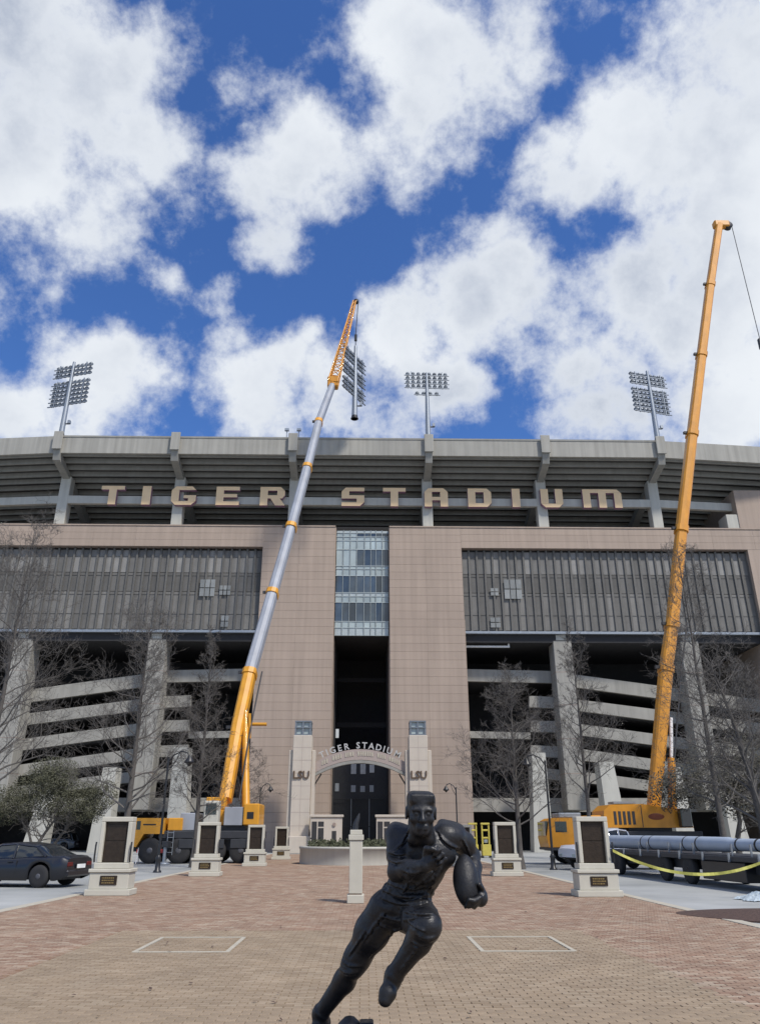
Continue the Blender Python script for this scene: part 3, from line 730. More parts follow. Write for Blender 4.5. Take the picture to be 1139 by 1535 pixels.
arch = empty('gate_arch', ((cl+cr_)/2, PYL+.8, 0), 'curved gate sign reading TIGER STADIUM between the two stone pylons', 'sign')
ay = PYL + .8; ac = (cl + cr_) / 2
wmid = at(540, 1123, ay).z; wend = at(475, 1142, ay).z; hx = abs(at(473, 1140, ay).x - ac)
def az(x, top): return top - (wmid - wend) * ((x - ac) / hx) ** 2
NS = 22; q = MB(); q2 = MB(); th = at(540,1123,ay).z - at(540,1139,ay).z
for b, z0, z1, y0, y1 in ((q, -th, 0, ay, ay+.35), (q2, -th-.32, -th-.04, ay-.12, ay+.45)):
    for i in range(NS):
        xa = ac - hx + 2*hx*i/NS; xb = ac - hx + 2*hx*(i+1)/NS
        vs = []
        for y in (y0, y1):
            vs += [(xa,y,az(xa,wmid)+z0),(xb,y,az(xb,wmid)+z0),(xb,y,az(xb,wmid)+z1),(xa,y,az(xa,wmid)+z1)]
        b.add(vs, [(0,1,2,3),(7,6,5,4),(0,4,5,1),(2,6,7,3),(1,5,6,2),(3,7,4,0)])
q.build('arch_band', 'arch_band', arch); q2.build('arch_rim', 'deck_concrete', arch)
for s in (-1, 1):
    brk = MB(); e = ac + s*hx; o_ = cl + .95 if s < 0 else cr_ - .95
    brk.path([(e, ay+.2, az(e, wmid)-.3), (o_, ay+.2, az(e, wmid)-.1)], .07, n=6); brk.build('arch_bracket', 'dark_metal', arch); brk = MB(); brk.path([(e+.6*-s, ay+.2, az(e, wmid)-th-.1), (o_, ay+.2, az(e, wmid)-th-1.6)], .07, n=6); brk.build('arch_strut', 'dark_metal', arch)
wid = {'T':.66,'I':.36,'G':.76,'E':.66,'R':.72,' ':.5,'S':.66,'A':.74,'D':.74,'U':.74,'M':.9}; W_ = sum(wid[c] for c in 'TIGER STADIUM'); sc = 2*hx*.93 / W_; x = ac - hx*.93
for c in 'TIGER STADIUM':
    w_ = wid[c]*sc; xc = x + w_/2; x += w_
    if c == ' ': continue
    sl = math.atan(-2*(wmid-wend)*(xc-ac)/hx**2)
    link_mesh('arch_letter', text_mesh('arch_letter', c, .85, .06, 'arch_white'), arch, (xc, ay+.1, az(xc, wmid)+.34), (R(90), -sl, 0))
for g0, g1 in ((-.86,-.70),(-.62,-.42),(-.34,-.12),(-.06,.30),(.38,.56),(.64,.88)):       # small raised line of lettering, too small to read
    x = ac + g0*hx
    while x < ac + g1*hx - .1:
        w_ = random.uniform(.12, .2); q = MB(); z = az(x, wmid) - th*.62
        q.box(x, x+w_, ay-.04, ay-.005, z, z+.42); q.box(x+.03, x+w_-.03, ay-.05, ay-.041, z+.1, z+.16); q.build('arch_glyph', 'border_pale', arch); x += w_ + .07
# low stone walls beside the gate
def low_wall(px0, px1, label):
    a = at(px0, 1225, PYL-1).x; b = at(px1, 1225, PYL-1).x; zt = at(px0, 1225, PYL-1).z
    t = empty('gate_wall', ((a+b)/2, PYL-1, 0), label, 'wall', 'low walls at the gate')
    part('wall_body', 'limestone', t, a, b, PYL-1, PYL-.55, 0, zt, c=.03); part('wall_coping', 'limestone', t, a-.12, b+.12, PYL-1.12, PYL-.5, zt+.002, zt+.22, c=.03)
    w_ = b - a
    for i, (u0, u1, v0, v1) in enumerate(((.04,.2,.3,.88),(.24,.42,.3,.7),(.24,.42,.74,.88),(.68,.82,.25,.62))):
        part('wall_opening_shade', 'interior_shade', t, a+u0*w_, a+u1*w_, PYL-1.02, PYL-.9, v0*zt, v1*zt)
    for u in (.05, .6, .93): part('wall_footing', 'plinth_stone', t, a+u*w_-.2, a+u*w_+.2, PYL-1.3, PYL-1.01, 0, .7, c=.03)
    q = MB(); c = a + .75*w_; q.lathe([(.16,-.06),(.16,.06)], (c,PYL-1.05,zt*.8), n=12, axis='y'); q.build('wall_medallion', 'joint', t)
low_wall(466, 513, 'low pale stone wall with dark openings beside the gate, clear of the statue')
low_wall(564, 612, 'low pale stone wall beside the gate, partly hidden by the bronze player')
# round planter
pc = Vector((AX - .1, 52.0, 0)); pr = 3.5
q = MB(); ring = [(pr, 0), (pr, .85), (pr+.05, .87), (pr+.05, 1.0), (pr-.4, 1.0), (pr-.4, .8), (.01, .8)]
q.lathe(ring, pc, n=48); planter = q.build('planter', 'white_concrete'); tag(planter, 'round low pale concrete planter ring in the middle of the plaza', 'planter')
q = MB(); rr = random.Random(4)
for i in range(5200):
    a_ = rr.uniform(0, 2*math.pi); r_ = (pr-.5) * math.sqrt(rr.random()); hgt = .16 + .42 * max(0, math.sin(a_*2.3+1.0)) * rr.random() + .16*rr.random()
    c = pc + Vector((r_*math.cos(a_), r_*math.sin(a_), .8 + hgt*rr.random()**.5)); u = Vector((rr.gauss(0,1), rr.gauss(0,1), rr.gauss(0,1))).normalized()*.10; v = u.orthogonal().normalized()*.06
    q.add([c-u, c+v, c+u, c-v], [(0,1,2,3)])
o = q.build('planter_shrub', 'hedge', None, fix=False); tag(o, 'low green and dry ground cover filling the round planter', 'plants', kind='stuff')

# ------------------------------------------------------------------ memorial plinths
def plinth(loc, label, sc=1.0):
    t = empty('memorial_plinth', loc, label, 'plinth', 'memorial plinths lining the plaza')
    def P(name, m, *b, c=.015, par=t):
        q = MB(); q.cbox(*[v*sc for v in b], c=c*sc); o = q.build(name, m, None); o.parent = par; return o
    P('footing', 'plinth_stone', -.66, .66, -.42, .42, 0, .17); P('base_block', 'plinth_stone', -.58, .58, -.36, .36, .172, .62); P('ledge', 'plinth_stone', -.62, .62, -.40, .40, .622, .72)
    P('neck', 'plinth_stone', -.52, .52, -.28, .28, .722, .88)
    P('frame_side', 'plinth_stone', -.47, -.35, -.22, .22, .882, 2.02); P('frame_side', 'plinth_stone', .35, .47, -.22, .22, .882, 2.02)
    P('frame_back', 'plinth_stone', -.349, .349, .06, .20, .882, 2.02); P('frame_top', 'plinth_stone', -.47, .47, -.22, .22, 2.022, 2.16)
    pn = P('bronze_panel', 'plaque', -.347, .347, -.10, .055, .90, 2.015, c=.01)
    q = MB(); rr = random.Random(int(abs(loc[0]*31+loc[1])))
    q.cbox(-.30, .30, -.118, -.101, 1.50, 1.95, c=.006)
    q.v = [tuple(Vector(v)*sc) for v in q.v]; r_ = q.build('relief', 'plaque', None); r_.parent = pn
    pl = P('name_plate', 'plaque', -.25, .25, -.385, -.365, .29, .54, c=.006)
    q = MB()
    for k in range(3):
        x = -.19
        while x < .16:
            w_ = rr.uniform(.02, .06); q.box(x, x+w_, -.392, -.3855, .33+k*.065, .365+k*.065); x += w_+.015
    q.v = [tuple(Vector(v)*sc) for v in q.v]; r_ = q.build('plate_text', 'plaque_text', None); r_.parent = pl; r_['kind'] = 'stuff'
    for s in (-1, 1):
        q = MB(); q.path([(s*.53*sc, -.25*sc, .9*sc), (s*.53*sc, -.28*sc, 1.0*sc), (s*.53*sc, -.28*sc, 1.35*sc), (s*.53*sc, -.25*sc, 1.45*sc)], .028*sc, n=6); h_ = q.build('side_rail', 'black_paint', None); h_.parent = t
    return t
for p, lb in (((-7.58, 25.6), 'cream memorial plinth with bronze panel beside the parked dark coupe'),
              ((-6.9, 36.8), 'cream memorial plinth with bronze panel standing before the grey-boomed crane'),
              ((-6.25, 47.8), 'cream memorial plinth with bronze panel beside the rear of the grey-boomed crane'),
              ((-6.0, 60.0), 'cream memorial plinth with bronze panel at the foot of a stone LSU pylon'),
              ((6.13, 36.6), 'cream memorial plinth with bronze panel near the yellow lift frames'),
              ((6.78, 24.9), 'cream memorial plinth with bronze panel tied to the yellow caution tape'),
              ((5.6, 47.6), 'cream memorial plinth with bronze panel just behind the bronze ball carrier')):
    plinth((p[0], p[1], .022), lb)
# slim stone post on the axis
t = empty('stone_post', (AX + .2, 22.7, .022), 'slim pale stone post with a cap standing on the plaza axis', 'post')
def PP(name, m, *b, c=.012):
    q = MB(); q.cbox(*b, c=c); o = q.build(name, m, None); o.parent = t
PP('foot', 'plinth_stone', -.22, .22, -.30, .30, 0, .2); PP('shaft', 'plinth_stone', -.175, .175, -.26, .26, .232, 1.52); PP('reveal', 'joint', -.17, .17, -.25, .25, .2, .232)
PP('cap', 'plinth_stone', -.205, .205, -.29, .29, 1.522, 1.66); PP('cap_block', 'plinth_stone', -.165, .165, -.24, .24, 1.662, 1.78)
q = MB(); q.path([(-.03,0,1.78),(-.01,0,1.95),(.05,0,2.1),(.08,0,2.2)], [.09,.075,.05,.015], n=8); o = q.build('finial', 'dark_metal', None); o.parent = t

# ------------------------------------------------------------------ lamp posts
def lamp_post(base, top, arm, label, r=.055, lean=0.0):
    t = empty('lamp_post', base, label, 'lamp post', 'black lamp posts'); s = 1 if arm > 0 else -1
    q = MB(); q.lathe([(.20,0),(.20,.07),(.13,.12),(.12,.55),(.15,.62),(.08,.75)], n=12); o = q.build('post_base', 'black_paint', None); o.parent = t
    q = MB(); q.path([(0,0,.7),(0,0,top*.5),(0,0,top)], [r*1.25,r,r*.9], n=8); o = q.build('pole', 'black_paint', None); o.parent = t
    q = MB(); L = abs(arm); q.path([(0,0,top-.25),(s*L*.25,0,top+.12),(s*L*.6,0,top+.3),(s*L*.9,0,top+.22),(s*L,0,top+.02)], r*.65, n=6); q.path([(0,0,top-.7),(s*L*.35,0,top-.2),(s*L*.5,0,top+.22)], r*.4, n=5); o = q.build('arm', 'black_paint', None); o.parent = t
    q = MB(); q.lathe([(.06,.1),(.10,.02),(.24,-.18),(.26,-.26),(.13,-.3),(.05,-.42)], (s*L,0,top), n=12); o = q.build('lamp_head', 'black_paint', None); o.parent = t
lamp_post((-9.91, 40.5, 0), 5.25, 1.05, 'black lamp post standing between two plinths beside a bare tree trunk')
lamp_post((9.63, 43.1, 0), 5.35, -1.0, 'black lamp post standing by the white pickup')
p = at(391, 1180, 70); lamp_post((p.x, 70, 0), p.z, .85, 'black lamp post against the pink tower near the grey-boomed crane', .06)
p = at(683, 1180, 70); lamp_post((p.x, 70, 0), p.z, -.85, 'black lamp post against the pink tower near the yellow lift frames', .06)

# ------------------------------------------------------------------ cranes
def wheel(parent, c, r, w_, side=-1, n=20, name='wheel'):
    """tyre and rim, axle along y"""
    q = MB(); q.lathe([(r*.55,-w_/2),(r*.92,-w_/2),(r,-w_*.36),(r,w_*.36),(r*.92,w_/2),(r*.55,w_/2)], c, n=n, axis='y'); t = q.build(name, 'rubber', parent)
    q = MB(); y = side*w_/2; q.lathe([(r*.56,y*.98),(r*.52,y*.80),(r*.3,y*.7),(r*.24,y*1.02),(r*.1,y*1.06)], c, n=n, axis='y')
    for k in range(8):
        a_ = k*math.pi/4; q.tube(Vector(c)+Vector((r*.4*math.cos(a_), y*.7, r*.4*math.sin(a_))), Vector(c)+Vector((r*.4*math.cos(a_), y*.9, r*.4*math.sin(a_))), r*.04, n=5)
    q.build('rim', 'rim', t); return t
def boom_pts(pts, p0, s):
    out = []
    for px, py, w_ in pts:
        r_ = ray(px, py); k = r_.z / r_.y
        Y = (p0.y + s*(H - p0.z)) / (1 - s*k); P = at(px, py, Y)
        d = P.y*math.cos(PITCH) + (P.z-H)*math.sin(PITCH)
        out.append((P, w_/2*d/F*.76))
    return out
def boom_section(parent, P0, P1, r0, r1, m, name='boom_section'):
    d = (P1-P0).normalized(); a = Vector((1,0,0)); a = (a-d*a.dot(d)).normalized(); b = d.cross(a)
    prof = [(-1,-.75),(-.7,-1.15),(0,-1.3),(.7,-1.15),(1,-.75),(1,.9),(.8,1.1),(-.8,1.1),(-1,.9)]
    n = len(prof); vs = [P0+a*(x*r0)+b*(y*r0) for x,y in prof]+[P1+a*(x*r1)+b*(y*r1) for x,y in prof]
    q = MB(); q.add(vs, [(i,(i+1)%n,n+(i+1)%n,n+i) for i in range(n)]+[tuple(range(n))[::-1],tuple(range(n,2*n))]); return q.build(name, m, parent)
def carrier(t, xf, xr, Y, m, zdeck, axles, wr=.72, wid=2.9):
    """truck chassis lying along x, its cab at xf"""
    s = 1 if xr > xf else -1
    part('chassis_frame', 'chassis', t, *sorted((xf+s*.3, xr)), Y+.5, Y+wid-.5, .75, 1.35); part('carrier_deck', m if m != 'x' else 'chassis', t, *sorted((xf+s*1.9, xr)), Y+.05, Y+wid-.05, zdeck-.45, zdeck, c=.04)
    part('side_skirt', 'chassis', t, *sorted((xf+s*2.0, xr-s*.1)), Y+.2, Y+wid-.2, 1.352, zdeck-.452)
    for i, x in enumerate(axles):
        wheel(t, (x, Y+.3, wr), wr, .5); wheel(t, (x, Y+wid-.3, wr), wr, .5, 1)
    for x in (xf+s*2.6, xr-s*.5):
        part('outrigger_beam', 'chassis', t, x-.18, x+.18, Y-1.0, Y+.5, .95, 1.3, c=.02); q = MB(); q.tube((x, Y-.85, .1), (x, Y-.85, 1.0), .09, n=8); q.lathe([(.4,0),(.4,.06),(.12,.14)], (x, Y-.85, .012), n=12); q.build('outrigger_jack', 'galv', t)
    for k in range(3):
        x = xf + s*(3.2+k*1.6); part('tool_locker', 'chassis', t, *sorted((x, x+s*1.2)), Y-.005, Y+.19, zdeck-1.0, zdeck-.47, c=.02)
# --- left crane
CY1 = 52.0
lx = lambda px, py=1240, D=CY1: at(px, py, D).x
lz = lambda py, D=CY1: at(540, py, D).z
c1 = empty('mobile_crane', (lx(340), CY1+1.4, 0), 'yellow mobile crane with long grey telescopic boom and orange lattice tip', 'crane', 'mobile cranes')
xf, xr = lx(193), lx(392); zd = lz(1248)+.1
carrier(c1, xf, xr, CY1, 'x', zd, [xf+1.45, xf+3.2, xr-2.9, xr-1.2], wr=.74)
prof = [(xf,1.0),(xf+.05,1.75),(xf+.35,2.62),(xf+2.25,2.62),(xf+2.25,1.7),(xf+1.0,1.7),(xf+.6,.95)]
q = MB(); q.prism(prof, CY1-.02, CY1+2.5, 'xz'); cab = q.build('driver_cab', 'crane_yellow', c1)
part('cab_window', 'car_glass', cab, xf+.5, xf+.75, CY1-.03, CY1-.021, 1.95, 2.45); part('cab_stripe', 'black_paint', cab, xf+.9, xf+1.7, CY1-.03, CY1-.021, 2.2, 2.28)
part('cab_windscreen', 'car_glass', cab, xf+.28, xf+.32, CY1+.3, CY1+2.2, 1.9, 2.5)
part('tool_box', 'crane_yellow', c1, xf+2.4, xf+3.3, CY1+.1, CY1+2.4, zd+.01, zd+.75, c=.04)
part('deck_box', 'boom_grey', c1, lx(268), lx(292), CY1+.3, CY1+2.5, zd+.01, zd+1.05, c=.04)
sx0, sx1 = lx(302), lx(386)
part('turntable', 'chassis', c1, lx(318), lx(366), CY1+.4, CY1+2.5, zd+.005, zd+.3)
part('upper_frame', 'crane_yellow', c1, lx(322), lx(374), CY1+.6, CY1+2.3, zd+.305, zd+1.25, c=.05)
part('counterweight', 'crane_yellow', c1, lx(363), lx(387), CY1+.1, CY1+2.8, zd+.32, zd+1.6, c=.06)
part('weight_badge', 'black_paint', c1, lx(369), lx(379), CY1+.08, CY1+.099, zd+.7, zd+1.1)
oc = part('operator_cab', 'white_concrete', c1, lx(305), lx(327), CY1-.3, CY1+.58, zd+.31, zd+1.75, c=.05); part('cab_glass', 'car_glass', oc, lx(308), lx(324), CY1-.32, CY1-.301, zd+.95, zd+1.6)
part('hood', 'crane_yellow', c1, lx(303), lx(333), CY1+.61, CY1+2.2, zd+1.255, zd+2.0, c=.05); part('hood_badge', 'black_paint', c1, lx(312), lx(320), CY1+.59, CY1+.609, zd+1.45, zd+1.8)
part('side_panel', 'boom_grey', c1, lx(334), lx(362), CY1+.2, CY1+.59, zd+.31, zd+1.4, c=.03)
P0 = at(338, 1200, CY1+1.5)
s1 = 20.0/43.7
bp = boom_pts([(338,1200,24),(357,1090,24),(375,1008,24),(409,888,20.5),(437,789,18.5),(461,700,16),(478,632,13.5),(499,576,11.5)], P0, s1)
mts = ['crane_yellow','crane_yellow','boom_grey','boom_grey','boom_grey','boom_grey','boom_grey']
for i in range(7):
    r0, r1 = bp[i][1], bp[i+1][1]; kk = 1.0
    if i >= 2: r0 = bp[i][1]*.93; r1 = r0*.985
    o = boom_section(c1, bp[i][0], bp[i+1][0], r0, r1 if i >= 2 else r1, mts[i])
    if i >= 1:
        d = (bp[i+1][0]-bp[i][0]).normalized(); e = bp[i+1][0]; cr2 = bp[i+1][1]*1.12
        boom_section(c1, e-d*.35, e+d*.1, cr2, cr2, 'crane_yellow' if i < 6 else 'crane_orange', 'boom_collar')
q = MB(); a_ = bp[1][0]; q.tube((lx(362), CY1+1.5, zd+1.3), a_.lerp(bp[2][0], .25) + Vector((.35,-.3,0)), .26, .22, n=10); q.build('lift_cylinder', 'crane_yellow', c1)
q = MB(); q.tube(a_.lerp(bp[2][0], .25) + Vector((.35,-.3,0)), a_.lerp(bp[2][0], .5)+Vector((.2,0,0)), .14, n=8); q.build('lift_rod', 'chrome', c1)
q = MB(); b_ = bp[1][0]; q.path([b_+Vector((.9,0,.2)), b_+Vector((2.0,0,.2))], .12, n=6); q.path([b_+Vector((.8,-.3,.9)), b_+Vector((.9,-.3,-.8))], .1, n=6); q.build('boom_bracket', 'crane_yellow', c1)
def lattice(t, A, B, w0, w1, m, nb=12):
    d = (B-A).normalized(); a = Vector((1,0,0)); a = (a-d*a.dot(d)).normalized(); b = d.cross(a); cs = ((-1,-1),(1,-1),(1,1),(-1,1)); q = MB()
    P = lambda i,k: A.lerp(B, i/nb) + (a*cs[k][0]+b*cs[k][1])*((w0+(w1-w0)*i/nb)/2)
    for k in range(4): q.tube(P(0,k), P(nb,k), .085, n=6)
    q.build('jib_chord', m, t); q = MB()
    for i in range(nb):
        for k in range(4):
            q.tube(P(i,k), P(i+1,(k+1)%4), .05, n=5); q.tube(P(i,k), P(i,(k+1)%4), .045, n=5)
    q.build('jib_lacing', m, t)
JT = at(531.5, 452, HANG_Y); lattice(c1, bp[-1][0], JT, 1.05, .3, 'crane_orange', 16)
part('jib_foot', 'crane_orange', c1, bp[-1][0].x-.6, bp[-1][0].x+.6, bp[-1][0].y-.5, bp[-1][0].y+.5, bp[-1][0].z-.5, bp[-1][0].z+.8, c=.1)
q = MB(); q.lathe([(.05,-.15),(.32,-.15),(.26,0),(.32,.15),(.05,.15)], JT+Vector((.2,0,0)), n=14, axis='y'); q.build('jib_sheave', 'dark_metal', c1)
rope = empty('hoist_rope', (ht.x, HANG_Y, ht.z), 'thin steel hoist rope and hook block above the hanging floodlight mast', 'rope')
q = MB(); q.tube((ht.x, HANG_Y, ht.z+1.6), (JT.x+.45, HANG_Y, JT.z), .05, n=5); q.build('rope', 'dark_metal', rope)
q = MB(); q.cbox(ht.x-.16, ht.x+.16, HANG_Y-.12, HANG_Y+.12, ht.z+.75, ht.z+1.65, c=.03); q.path([(ht.x,HANG_Y,ht.z+.75),(ht.x,HANG_Y,ht.z+.02)], .05, n=6); q.build('hook_block', 'dark_metal', rope)
# --- right crane
CY2 = 50.0
rx_ = lambda px, py=1240: at(px, py, CY2).x
rz_ = lambda py: at(900, py, CY2).z
c2 = empty('mobile_crane', (rx_(980), CY2+1.4, 0), 'orange mobile crane with a thick all-orange telescopic boom', 'crane', 'mobile cranes')
xf, xr = rx_(818), rx_(1052); zd = rz_(1246)
carrier(c2, xf, xr, CY2, 'x', zd, [xf+1.6, xf+3.3, xr-4.6, xr-2.9, xr-1.2], wr=.75)
q = MB(); q.prism([(xf+.1,.95),(xf,1.5),(xf+.2,2.45),(xf+.5,2.6),(xf+2.4,2.6),(xf+2.4,1.75),(xf+2.2,1.0)], CY2-.02, CY2+2.6, 'xz'); cab = q.build('driver_cab', 'crane_orange', c2)
part('cab_window', 'car_glass', cab, xf+.55, xf+1.25, CY2-.03, CY2-.021, 1.8, 2.4); part('cab_windscreen', 'car_glass', cab, xf-.01, xf+.14, CY2+.2, CY2+2.4, 1.6, 2.4)
part('bumper', 'chassis', cab, xf+.05, xf+2.3, CY2-.05, CY2+2.62, .8, .945)
part('cab_roof_box', 'galv', cab, xf+.9, xf+2.3, CY2+.4, CY2+2.2, 2.61, 2.9, c=.04)
part('turntable', 'chassis', c2, rx_(945), rx_(1010), CY2+.4, CY2+2.5, zd+.005, zd+.2)
q = MB(); q.prism([(rx_(906),zd+.2),(rx_(1040),zd+.2),(rx_(1036),rz_(1228)),(rx_(1012),rz_(1212)),(rx_(968),rz_(1205)),(rx_(918),rz_(1206)),(rx_(908),rz_(1215))], CY2+.1, CY2+2.8, 'xz'); q.build('upper_body', 'crane_orange', c2)
part('nose_block', 'crane_orange', c2, rx_(884), rx_(905), CY2+.3, CY2+2.4, zd-.2, rz_(1222), c=.05)
q = MB(); q.lathe([(.02,-.02),(.46,-.02),(.5,0)], (0,0,0), n=20, axis='y'); q.v = [(v[0]+rx_(986), v[1]+CY2+.095, v[2]*.38+rz_(1224)) for v in q.v]; q.build('maker_badge', 'badge', c2)
for k in range(5): part('vent_slat', 'chassis', c2, rx_(922+k*7), rx_(926+k*7), CY2+.08, CY2+.101, rz_(1236), rz_(1216))
part('panel_seam', 'chassis', c2, rx_(964), rx_(965), CY2+.085, CY2+.101, zd+.22, rz_(1207))
part('roof_rack', 'galv', c2, rx_(926), rx_(960), CY2+.4, CY2+1.6, rz_(1204.5), rz_(1201))
part('operator_cab', 'car_glass', c2, rx_(1018), rx_(1034), CY2-.5, CY2+.09, rz_(1240), rz_(1212), c=.05)
q = MB(); q.tube((rx_(1024), CY2+1.2, rz_(1215)), (rx_(1019,1150), CY2+1.2, rz_(1150)), .2, .16, n=8); q.build('winch_mast', 'crane_orange', c2)
P0 = at(982, 1212, CY2+1.4); s2 = 6.0/51.0
bp2 = boom_pts([(979,1214,22),(998,1000,23.5),(1007,935,22),(1021,792,20.5),(1037,649,18.5),(1051,531,16.5),(1064,426,14.5),(1077,338,12)], P0, s2)
for i in range(7):
    r0, r1 = bp2[i][1], bp2[i+1][1]
    if i: r0 *= .95; r1 = r0*.985
    boom_section(c2, bp2[i][0], bp2[i+1][0], r0, r1, 'crane_orange')
    d = (bp2[i+1][0]-bp2[i][0]).normalized(); e = bp2[i+1][0]; cr2 = max(bp2[i+1][1], r1)*1.13
    if i < 6: boom_section(c2, e-d*.4, e+d*.1, cr2, cr2, 'crane_orange', 'boom_collar')
e = bp2[-1][0]; q = MB(); q.cbox(e.x-.55, e.x+.95, e.y-.35, e.y+.35, e.z-.3, e.z+.45, c=.12); q.build('boom_head', 'crane_orange', c2)
q = MB(); q.lathe([(.05,-.2),(.42,-.2),(.34,0),(.42,.2),(.05,.2)], e+Vector((.85,0,-.05)), n=14, axis='y'); q.build('head_sheave', 'chassis', c2)
q = MB(); a_ = bp2[0][0].lerp(bp2[1][0], .62)+Vector((.55,-.2,0)); q.tube((rx_(1022), CY2+1.3, rz_(1214)), a_.lerp(Vector((rx_(1022), CY2+1.3, rz_(1214))), .45), .24, n=10); q.build('lift_cylinder', 'crane_orange', c2)
q = MB(); q.tube(a_.lerp(Vector((rx_(1022), CY2+1.3, rz_(1214))), .45), a_, .12, n=8); q.build('lift_rod', 'barrier_white', c2)
rp = e+Vector((1.25,0,0)); bb = at(1138, 508, rp.y); r2 = empty('hoist_rope', rp, 'thin hoist rope dropping from the all-orange crane boom', 'rope')
q = MB(); q.tube(rp, (bb.x, rp.y, bb.z), .035, n=5); q.build('rope', 'dark_metal', r2); q = MB(); q.cbox(bb.x-.2, bb.x+.2, rp.y-.15, rp.y+.15, bb.z-1.1, bb.z, c=.04); q.path([(bb.x,rp.y,bb.z-1.1),(bb.x,rp.y,bb.z-1.5),(bb.x+.2,rp.y,bb.z-1.6),(bb.x+.25,rp.y,bb.z-1.4)], .05, n=6); q.build('hook_block', 'chassis', r2)

# ------------------------------------------------------------------ vehicles
def lerp_tab(tab, x):
    if x <= tab[0][0]: return tab[0][1]
    for (a, b), (c, d) in zip(tab, tab[1:]):
        if x <= c: u = (x-a)/(c-a); u = u*u*(3-2*u); return b+(d-b)*u
    return tab[-1][1]
def car(name, label, loc, rz, m, L, W, belt, roof, axles, wr, cat='car', zlow=.22, group=None):
    """lofted body; belt and roof are height tables along x (front is +x)"""
    t = empty(name, (0,0,0), label, cat, group); n = int(L/.05); xs_ = [-L/2 + L*i/n for i in range(n+1)]
    q = MB(); rings = []
    for x in xs_:
        u = abs(x)/(L/2); hw = W/2*(1-.16*max(0,(u-.72)/.28)**2); zb = lerp_tab(belt, x)
        zl = zlow + .12*max(0,(u-.86)/.14)
        for ax in axles:
            dx = x-ax; ar = wr+.075
            if abs(dx) < ar: zl = max(zl, wr+math.sqrt(ar*ar-dx*dx))
        zl = min(zl, zb-.1); pts = [(hw-.07,zl),(hw,zl+.06*(zb-zl)/.4),(hw+.01,zl+(zb-zl)*.55),(hw-.03,zb-.07),(hw-.10,zb-.01),(hw*.45,zb+.015)]
        rings.append([(x,-y,z) for y,z in pts]+[(x,y,z) for y,z in reversed(pts)])
    k = len(rings[0]); vs = [p for r_ in rings for p in r_]
    fs = [(i*k+j,i*k+j+1,(i+1)*k+j+1,(i+1)*k+j) for i in range(n) for j in range(k-1)]
    q.add(vs, fs, True); q.add(rings[0], [tuple(range(k))]); q.add(rings[-1], [tuple(range(k))[::-1]])
    body = q.build('body', m, t)
    g = MB(); gx = [x for x in xs_ if roof[0][0] <= x <= roof[-1][0]]; rings = []; top = []
    for x in gx:
        zb = lerp_tab(belt, x)-.05; zr = max(lerp_tab(roof, x), zb+.02); f_ = (zr-zb); hw = W/2-.10; hr = hw-.16*min(1,f_/.45)
        pts = [(hw,zb),(hr+.02,zr-.08*min(1,f_/.3)),(hr-.09,zr-.01),(hr*.4,zr)]
        rings.append([(x,-y,z) for y,z in pts]+[(x,y,z) for y,z in reversed(pts)])
    k = 8; vs = [p for r_ in rings for p in r_]; g.add(vs, [(i*k+j,i*k+j+1,(i+1)*k+j+1,(i+1)*k+j) for i in range(len(gx)-1) for j in range(k-1)], True)
    glass = g.build('greenhouse', 'car_glass', t)
    mx_ = max(z for _, z in roof); rf = MB(); rs = [r_ for r_ in rings if r_[3][2] > mx_-.10]
    vs = [(x,y*1.02,z+.008) for r_ in rs for (x,y,z) in r_[1:7]]; k = 6
    rf.add(vs, [(i*k+j,i*k+j+1,(i+1)*k+j+1,(i+1)*k+j) for i in range(len(rs)-1) for j in range(k-1)], True); rf.build('roof', m, t)
    for fr in (.0, .5, 1.0):
        i = int(fr*(len(rs)-1))
        for s in (-1, 1):
            xx = rs[i][0][0]; top_ = Vector((xx, s*abs(rs[i][1][1])*1.01, rs[i][1][2])); dx = {0.0: -.45, .5: 0, 1.0: .5}[fr]
            bx = max(gx[0], min(gx[-1], xx+dx)); bot = Vector((bx, s*(W/2-.095), lerp_tab(belt, bx)-.03)); pl = MB(); pl.path([bot, bot.lerp(top_,.5)+Vector((0,0,.02)), top_], [.05,.04,.04], n=6); pl.build('pillar', m, t)
    part('underbody', 'chassis', t, -L/2+.3, L/2-.3, -W/2+.3, W/2-.3, zlow+.02, .62)
    for ax in axles:
        for s in (-1, 1): wheel(t, (ax, s*(W/2-.12), wr), wr, .23, s, n=24)
    xe = -L/2
    for s in (-1, 1):
        zb = lerp_tab(belt, xe)
        part('tail_lamp', 'tail_red', t, xe-.02, xe+.10, *sorted((s*.45, s*(W/2-.18))), zb-.26, zb-.12, c=.02); part('head_lamp', 'glass_pale', t, L/2-.12, L/2+.02, *sorted((s*.45, s*(W/2-.22))), .62, .76, c=.02)
        part('mirror', m, t, .62, .80, *sorted((s*(W/2-.02), s*(W/2+.17))), .98, 1.12, c=.03)
        part('door_handle', 'black_paint', t, -.45, -.25, *sorted((s*(W/2-.0), s*(W/2+.02))), .80, .83)
        part('door_seam', 'black_paint', t, -.62, -.61, *sorted((s*(W/2-.03), s*(W/2+.012))), .42, .86)
    part('bumper', m, t, xe-.06, xe+.25, -W/2+.16, W/2-.16, .34, .56, c=.05); part('number_plate', 'white_sign', t, xe-.075, xe-.06, -.26, .26, .60, .73)
    t.location = loc; t.rotation_euler = (0, 0, rz); return t
sed_belt = [(-2.45,.92),(-2.2,1.0),(-1.5,1.0),(-.3,.94),(.9,.92),(1.4,.90),(2.2,.74),(2.45,.62)]
sed_roof = [(-2.05,.96),(-1.0,1.37),(-.3,1.43),(.2,1.40),(1.15,.93)]
